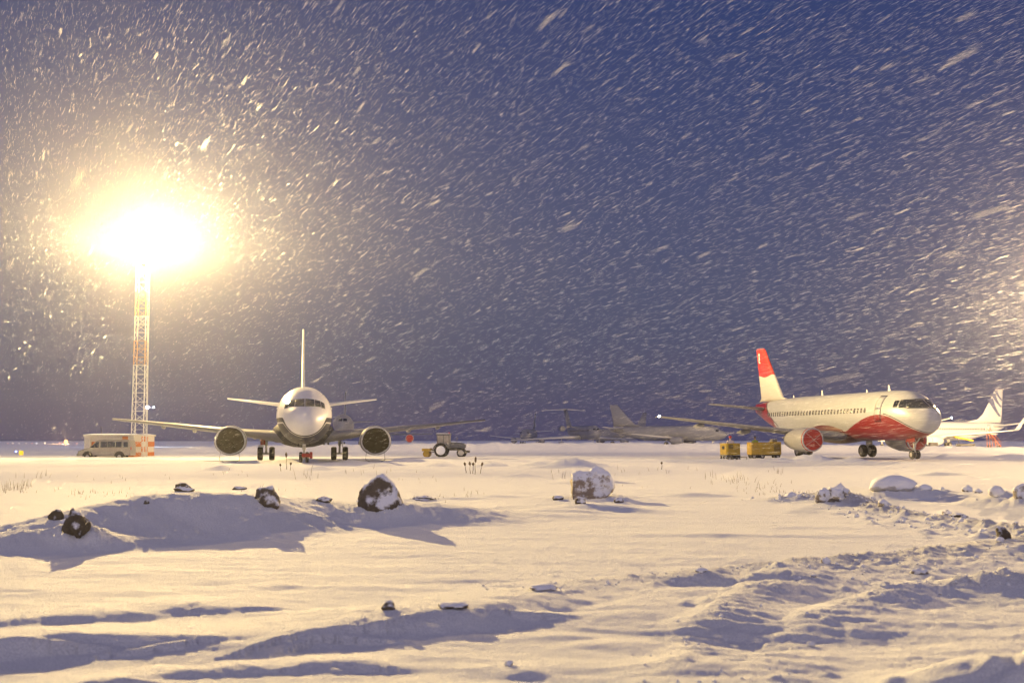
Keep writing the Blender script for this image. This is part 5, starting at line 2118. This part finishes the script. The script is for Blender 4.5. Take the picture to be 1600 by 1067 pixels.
def clods():
    """loose crumbs of broken snow along the ploughed lines"""
    r = np.random.default_rng(21)
    base_v, base_f = [], []
    t = (1 + 5 ** .5) / 2
    base_v = np.array([(-1, t, 0), (1, t, 0), (-1, -t, 0), (1, -t, 0), (0, -1, t), (0, 1, t), (0, -1, -t), (0, 1, -t), (t, 0, -1), (t, 0, 1), (-t, 0, -1), (-t, 0, 1)]) / 1.9
    base_f = np.array([(0, 11, 5), (0, 5, 1), (0, 1, 7), (0, 7, 10), (0, 10, 11), (1, 5, 9), (5, 11, 4), (11, 10, 2), (10, 7, 6), (7, 1, 8), (3, 9, 4), (3, 4, 2), (3, 2, 6), (3, 6, 8), (3, 8, 9), (4, 9, 5), (2, 4, 11), (6, 2, 10), (8, 6, 7), (9, 8, 1)])
    P, S = [], []
    for rx, n, sp in ((1, 260, .35), (11, 110, .25), (7, 170, .3), (8, 40, .2), (9, 24, .2), (10, 40, .3), (12, 80, .3), (2, 30, .4), (0, 12, .6)):
        pts = RIDGES[rx][0]
        for k in range(n):
            i = r.integers(0, len(pts) - 1)
            u = r.random()
            P.append((pts[i][0] + (pts[i + 1][0] - pts[i][0]) * u + r.normal(0, sp), pts[i][1] + (pts[i + 1][1] - pts[i][1]) * u + r.normal(-.1, sp)))
            S.append(r.uniform(.006, .022) * (1 if pts[i][1] < 18 else 1.9) * r.choice([.6, 1, 1.5], p=[.6, .32, .08]))
    P, S = np.array(P), np.array(S)
    Z = height(P[:, 0], P[:, 1])[0]
    n = len(P)
    V = base_v[None] * (1 + r.normal(0, .22, (n, 12, 3)))
    V = V * S[:, None, None]
    V += np.stack([P[:, 0], P[:, 1], Z + S * .2], 1)[:, None, :]
    F = (np.arange(n)[:, None, None] * 12 + base_f[None]).reshape(-1, 3)
    o = fast_mesh('snow_crumbs', V.reshape(-1, 3), tris=F, mat=M['clod_white'], smooth=True)
    tag(o, kind='stuff')
clods()

# ------------------------------------------------------------------ dead grass and weeds through the snow
def grass():
    r = np.random.default_rng(31)
    V, F = [], []
    def blade(x, y, h, th):
        z = hz(x, y) - .03
        lean = r.normal(0, .22, 2)
        p = [np.array([x, y, z]), np.array([x + lean[0] * h * .4, y + lean[1] * h * .4, z + h * .6]), np.array([x + lean[0] * h, y + lean[1] * h, z + h])]
        n = len(V)
        for q, w in zip(p[:2], (th, th * .7)):
            for k in range(3):
                t = k * 2.094
                V.append((q[0] + w * math.cos(t), q[1] + w * math.sin(t), q[2]))
        V.append(tuple(p[2]))
        for k in range(3):
            j = (k + 1) % 3
            F.extend([(n + k, n + j, n + 3 + j), (n + k, n + 3 + j, n + 3 + k), (n + 3 + k, n + 3 + j, n + 6)])
    spots = [(5, 768, 30, 16, 26), (25, 764, 20, 14, 14), (38, 760, 16, 12, 10), (60, 746, 50, 12, 10), (130, 770, 30, 10, 14), (180, 772, 36, 8, 14), (100, 772, 60, 7, 12), (170, 748, 60, 6, 8),
             (480, 745, 14, 18, 8), (580, 740, 80, 10, 10), (665, 750, 40, 8, 6), (700, 776, 40, 7, 12), (745, 776, 22, 8, 8), (870, 745, 14, 14, 6), (960, 738, 20, 9, 4), (1030, 735, 60, 8, 8),
             (1115, 750, 14, 14, 6), (1150, 752, 34, 12, 26), (1180, 760, 50, 9, 20), (1216, 738, 16, 10, 8), (1215, 770, 70, 7, 26), (340, 742, 80, 8, 10), (420, 765, 50, 8, 8), (230, 790, 40, 6, 10), (1000, 760, 60, 5, 6)]
    for px, py, sp, hp, n in spots:
        for k in range(n):
            qx, qy = px + r.normal(0, sp * .5), py + r.normal(0, 3)
            c = on_plane(qx, max(qy, 720), 0)
            s = c.y / FPX
            blade(c.x, c.y, hp * s * r.uniform(.5, 1.2), .0028 + .00011 * c.y)
    o = fast_mesh('dry_grass', np.array(V), tris=np.array(F), mat=M['stalk'], smooth=False)
    tag(o, kind='stuff')
grass()

def weed(px, py, hpx, label, seed, lean=.05):
    c = ground_hit(px, py)
    s = c.y / FPX
    h = hpx * s
    r = random.Random(seed)
    root = empty('dead_weed', (c.x, c.y, c.z - .03))
    tag(root, label, 'weed', 'dead weeds standing through the snow')
    th = .006 + .0001 * c.y
    b = MB()
    p = Vector((0, 0, 0))
    n = 5
    for i in range(n):
        q = Vector((lean * h * (i + 1) / n + r.gauss(0, .012), r.gauss(0, .012), h * (i + 1) / n))
        b.tube(p, q, th * (1.3 - .14 * i), th * (1.3 - .14 * (i + 1)), n=5)
        p = q
    b.build('stem', M['stalk'], root)
    b = MB()
    rings = []
    for k in range(7):
        t = k / 6
        rr = th * (1.0 + 2.6 * math.sin(math.pi * t) * (1 + .3 * r.random()))
        z = h * (.72 + .34 * t)
        rings.append([(lean * z + rr * math.cos(a) * (1 + .4 * r.random()), rr * math.sin(a), z) for a in np.linspace(0, 2 * math.pi, 7)[:-1]])
    b.loft(rings)
    b.build('seed_head', M['stalk'], root)
weed(742, 741, 27, 'tallest of the dead weeds right of the tractor', 1, .04)
weed(728, 739, 17, 'leftmost dead weed of the clump before the tractor', 2, -.12)
weed(735, 740, 19, 'dead weed just left of the tallest one', 3, -.05)
weed(739, 740, 18, 'dead weed crowding the tallest stalk', 5, .02)
weed(750, 740, 18, 'leaning dead weed right of the tallest one', 4, .2)
weed(448, 733, 26, 'dead weed before the white jet nose wheel, tallest of its clump', 6, -.05)
weed(439, 736, 12, 'short dead weed at the left of the nose wheel clump', 7, -.1)
weed(453, 735, 13, 'short dead weed at the right of the nose wheel clump', 8, .1)
weed(1034, 733, 12, 'lone short dead weed left of the yellow carts', 9, .0)
# ------------------------------------------------------------------ falling snow driven by the wind
def falling_snow():
    r = np.random.default_rng(11)
    wind = np.array([-.467, 1.0, -.096])
    wind /= np.linalg.norm(wind)
    def cloud(n, rmin, rmax, power):
        # uniform in the air in front of and around the field
        az = r.uniform(R(-34), R(34), n)
        el = r.uniform(R(-14), R(27), n)
        u = r.random(n)
        d = (rmin ** power + u * (rmax ** power - rmin ** power)) ** (1 / power)
        return np.stack([d * np.sin(az) * np.cos(el), d * np.cos(az) * np.cos(el), CAM_H + d * np.sin(el)], 1)
    P = [cloud(NEAR_FLAKES, 2.2, 26, 3), cloud(MID_FLAKES, 20, 75, 2.2), cloud(FAR_FLAKES, 60, 135, 2)]
    Ln = [r.uniform(.08, .20, len(P[0])), r.uniform(.20, .50, len(P[1])), r.uniform(.3, .7, len(P[2]))]
    Wd = [r.uniform(.0005, .0011, len(P[0])), r.uniform(.0006, .0013, len(P[1])), r.uniform(.0013, .0028, len(P[2]))]
    P, Ln, Wd = np.concatenate(P), np.concatenate(Ln), np.concatenate(Wd)
    ok = (P[:, 2] > .25) & (P[:, 2] < 46)
    # gusts: thicker and thinner veils
    gust = .5 + .5 * fbm(P[:, 0] / 7 + P[:, 2] / 5, P[:, 1] / 9 - P[:, 2] / 6, 3)
    ok &= r.random(len(P)) < np.clip(.45 + .75 * gust, .15, 1)
    P, Ln, Wd = P[ok], Ln[ok], Wd[ok]
    n = len(P)
    dirs = wind[None, :] + r.normal(0, .05, (n, 3))
    dirs /= np.linalg.norm(dirs, axis=1)[:, None]
    a = np.cross(dirs, np.array([0, 0, 1.0]))
    a /= np.linalg.norm(a, axis=1)[:, None]
    b = np.cross(dirs, a)
    ph = r.uniform(0, 6.28, n)
    side = a * np.cos(ph)[:, None] + b * np.sin(ph)[:, None]
    up = -a * np.sin(ph)[:, None] + b * np.cos(ph)[:, None]
    # a flake's motion streak modelled as a thin plate: six corners, a little bent
    V = np.zeros((n, 6, 3))
    l, w = Ln[:, None], Wd[:, None]
    V[:, 0] = P - dirs * l * .5
    V[:, 1] = P - dirs * l * .18 + side * w
    V[:, 2] = P + dirs * l * .22 + side * w * .9
    V[:, 3] = P + dirs * l * .5
    V[:, 4] = P + dirs * l * .15 - side * w + up * w * .5
    V[:, 5] = P - dirs * l * .25 - side * w * .8 + up * w * .5
    T = np.array([[0, 1, 5], [1, 2, 5], [2, 4, 5], [2, 3, 4]])
    F = (np.arange(n)[:, None, None] * 6 + T[None]).reshape(-1, 3)
    m = bpy.data.materials.new('flake')
    N, L = nodes_of(m)
    N.clear()
    o = N.new('ShaderNodeOutputMaterial')
    t = N.new('ShaderNodeBsdfTranslucent')
    t.inputs['Color'].default_value = (.92, .93, .95, 1)
    d = N.new('ShaderNodeBsdfRefraction')          # ice throws most light onward
    d.inputs['Color'].default_value = (.80, .83, .88, 1)
    d.inputs['Roughness'].default_value = .8
    d.inputs['IOR'].default_value = 1.12
    mx = N.new('ShaderNodeMixShader')
    mx.inputs[0].default_value = .89
    L.new(d.outputs[0], mx.inputs[1])
    L.new(t.outputs[0], mx.inputs[2])
    L.new(mx.outputs[0], o.inputs[0])
    f = fast_mesh('falling_snow', V.reshape(-1, 3), tris=F, mat=m, smooth=True)
    tag(f, kind='stuff')

NEAR_FLAKES, MID_FLAKES, FAR_FLAKES = 26000, 110000, 120000
falling_snow()
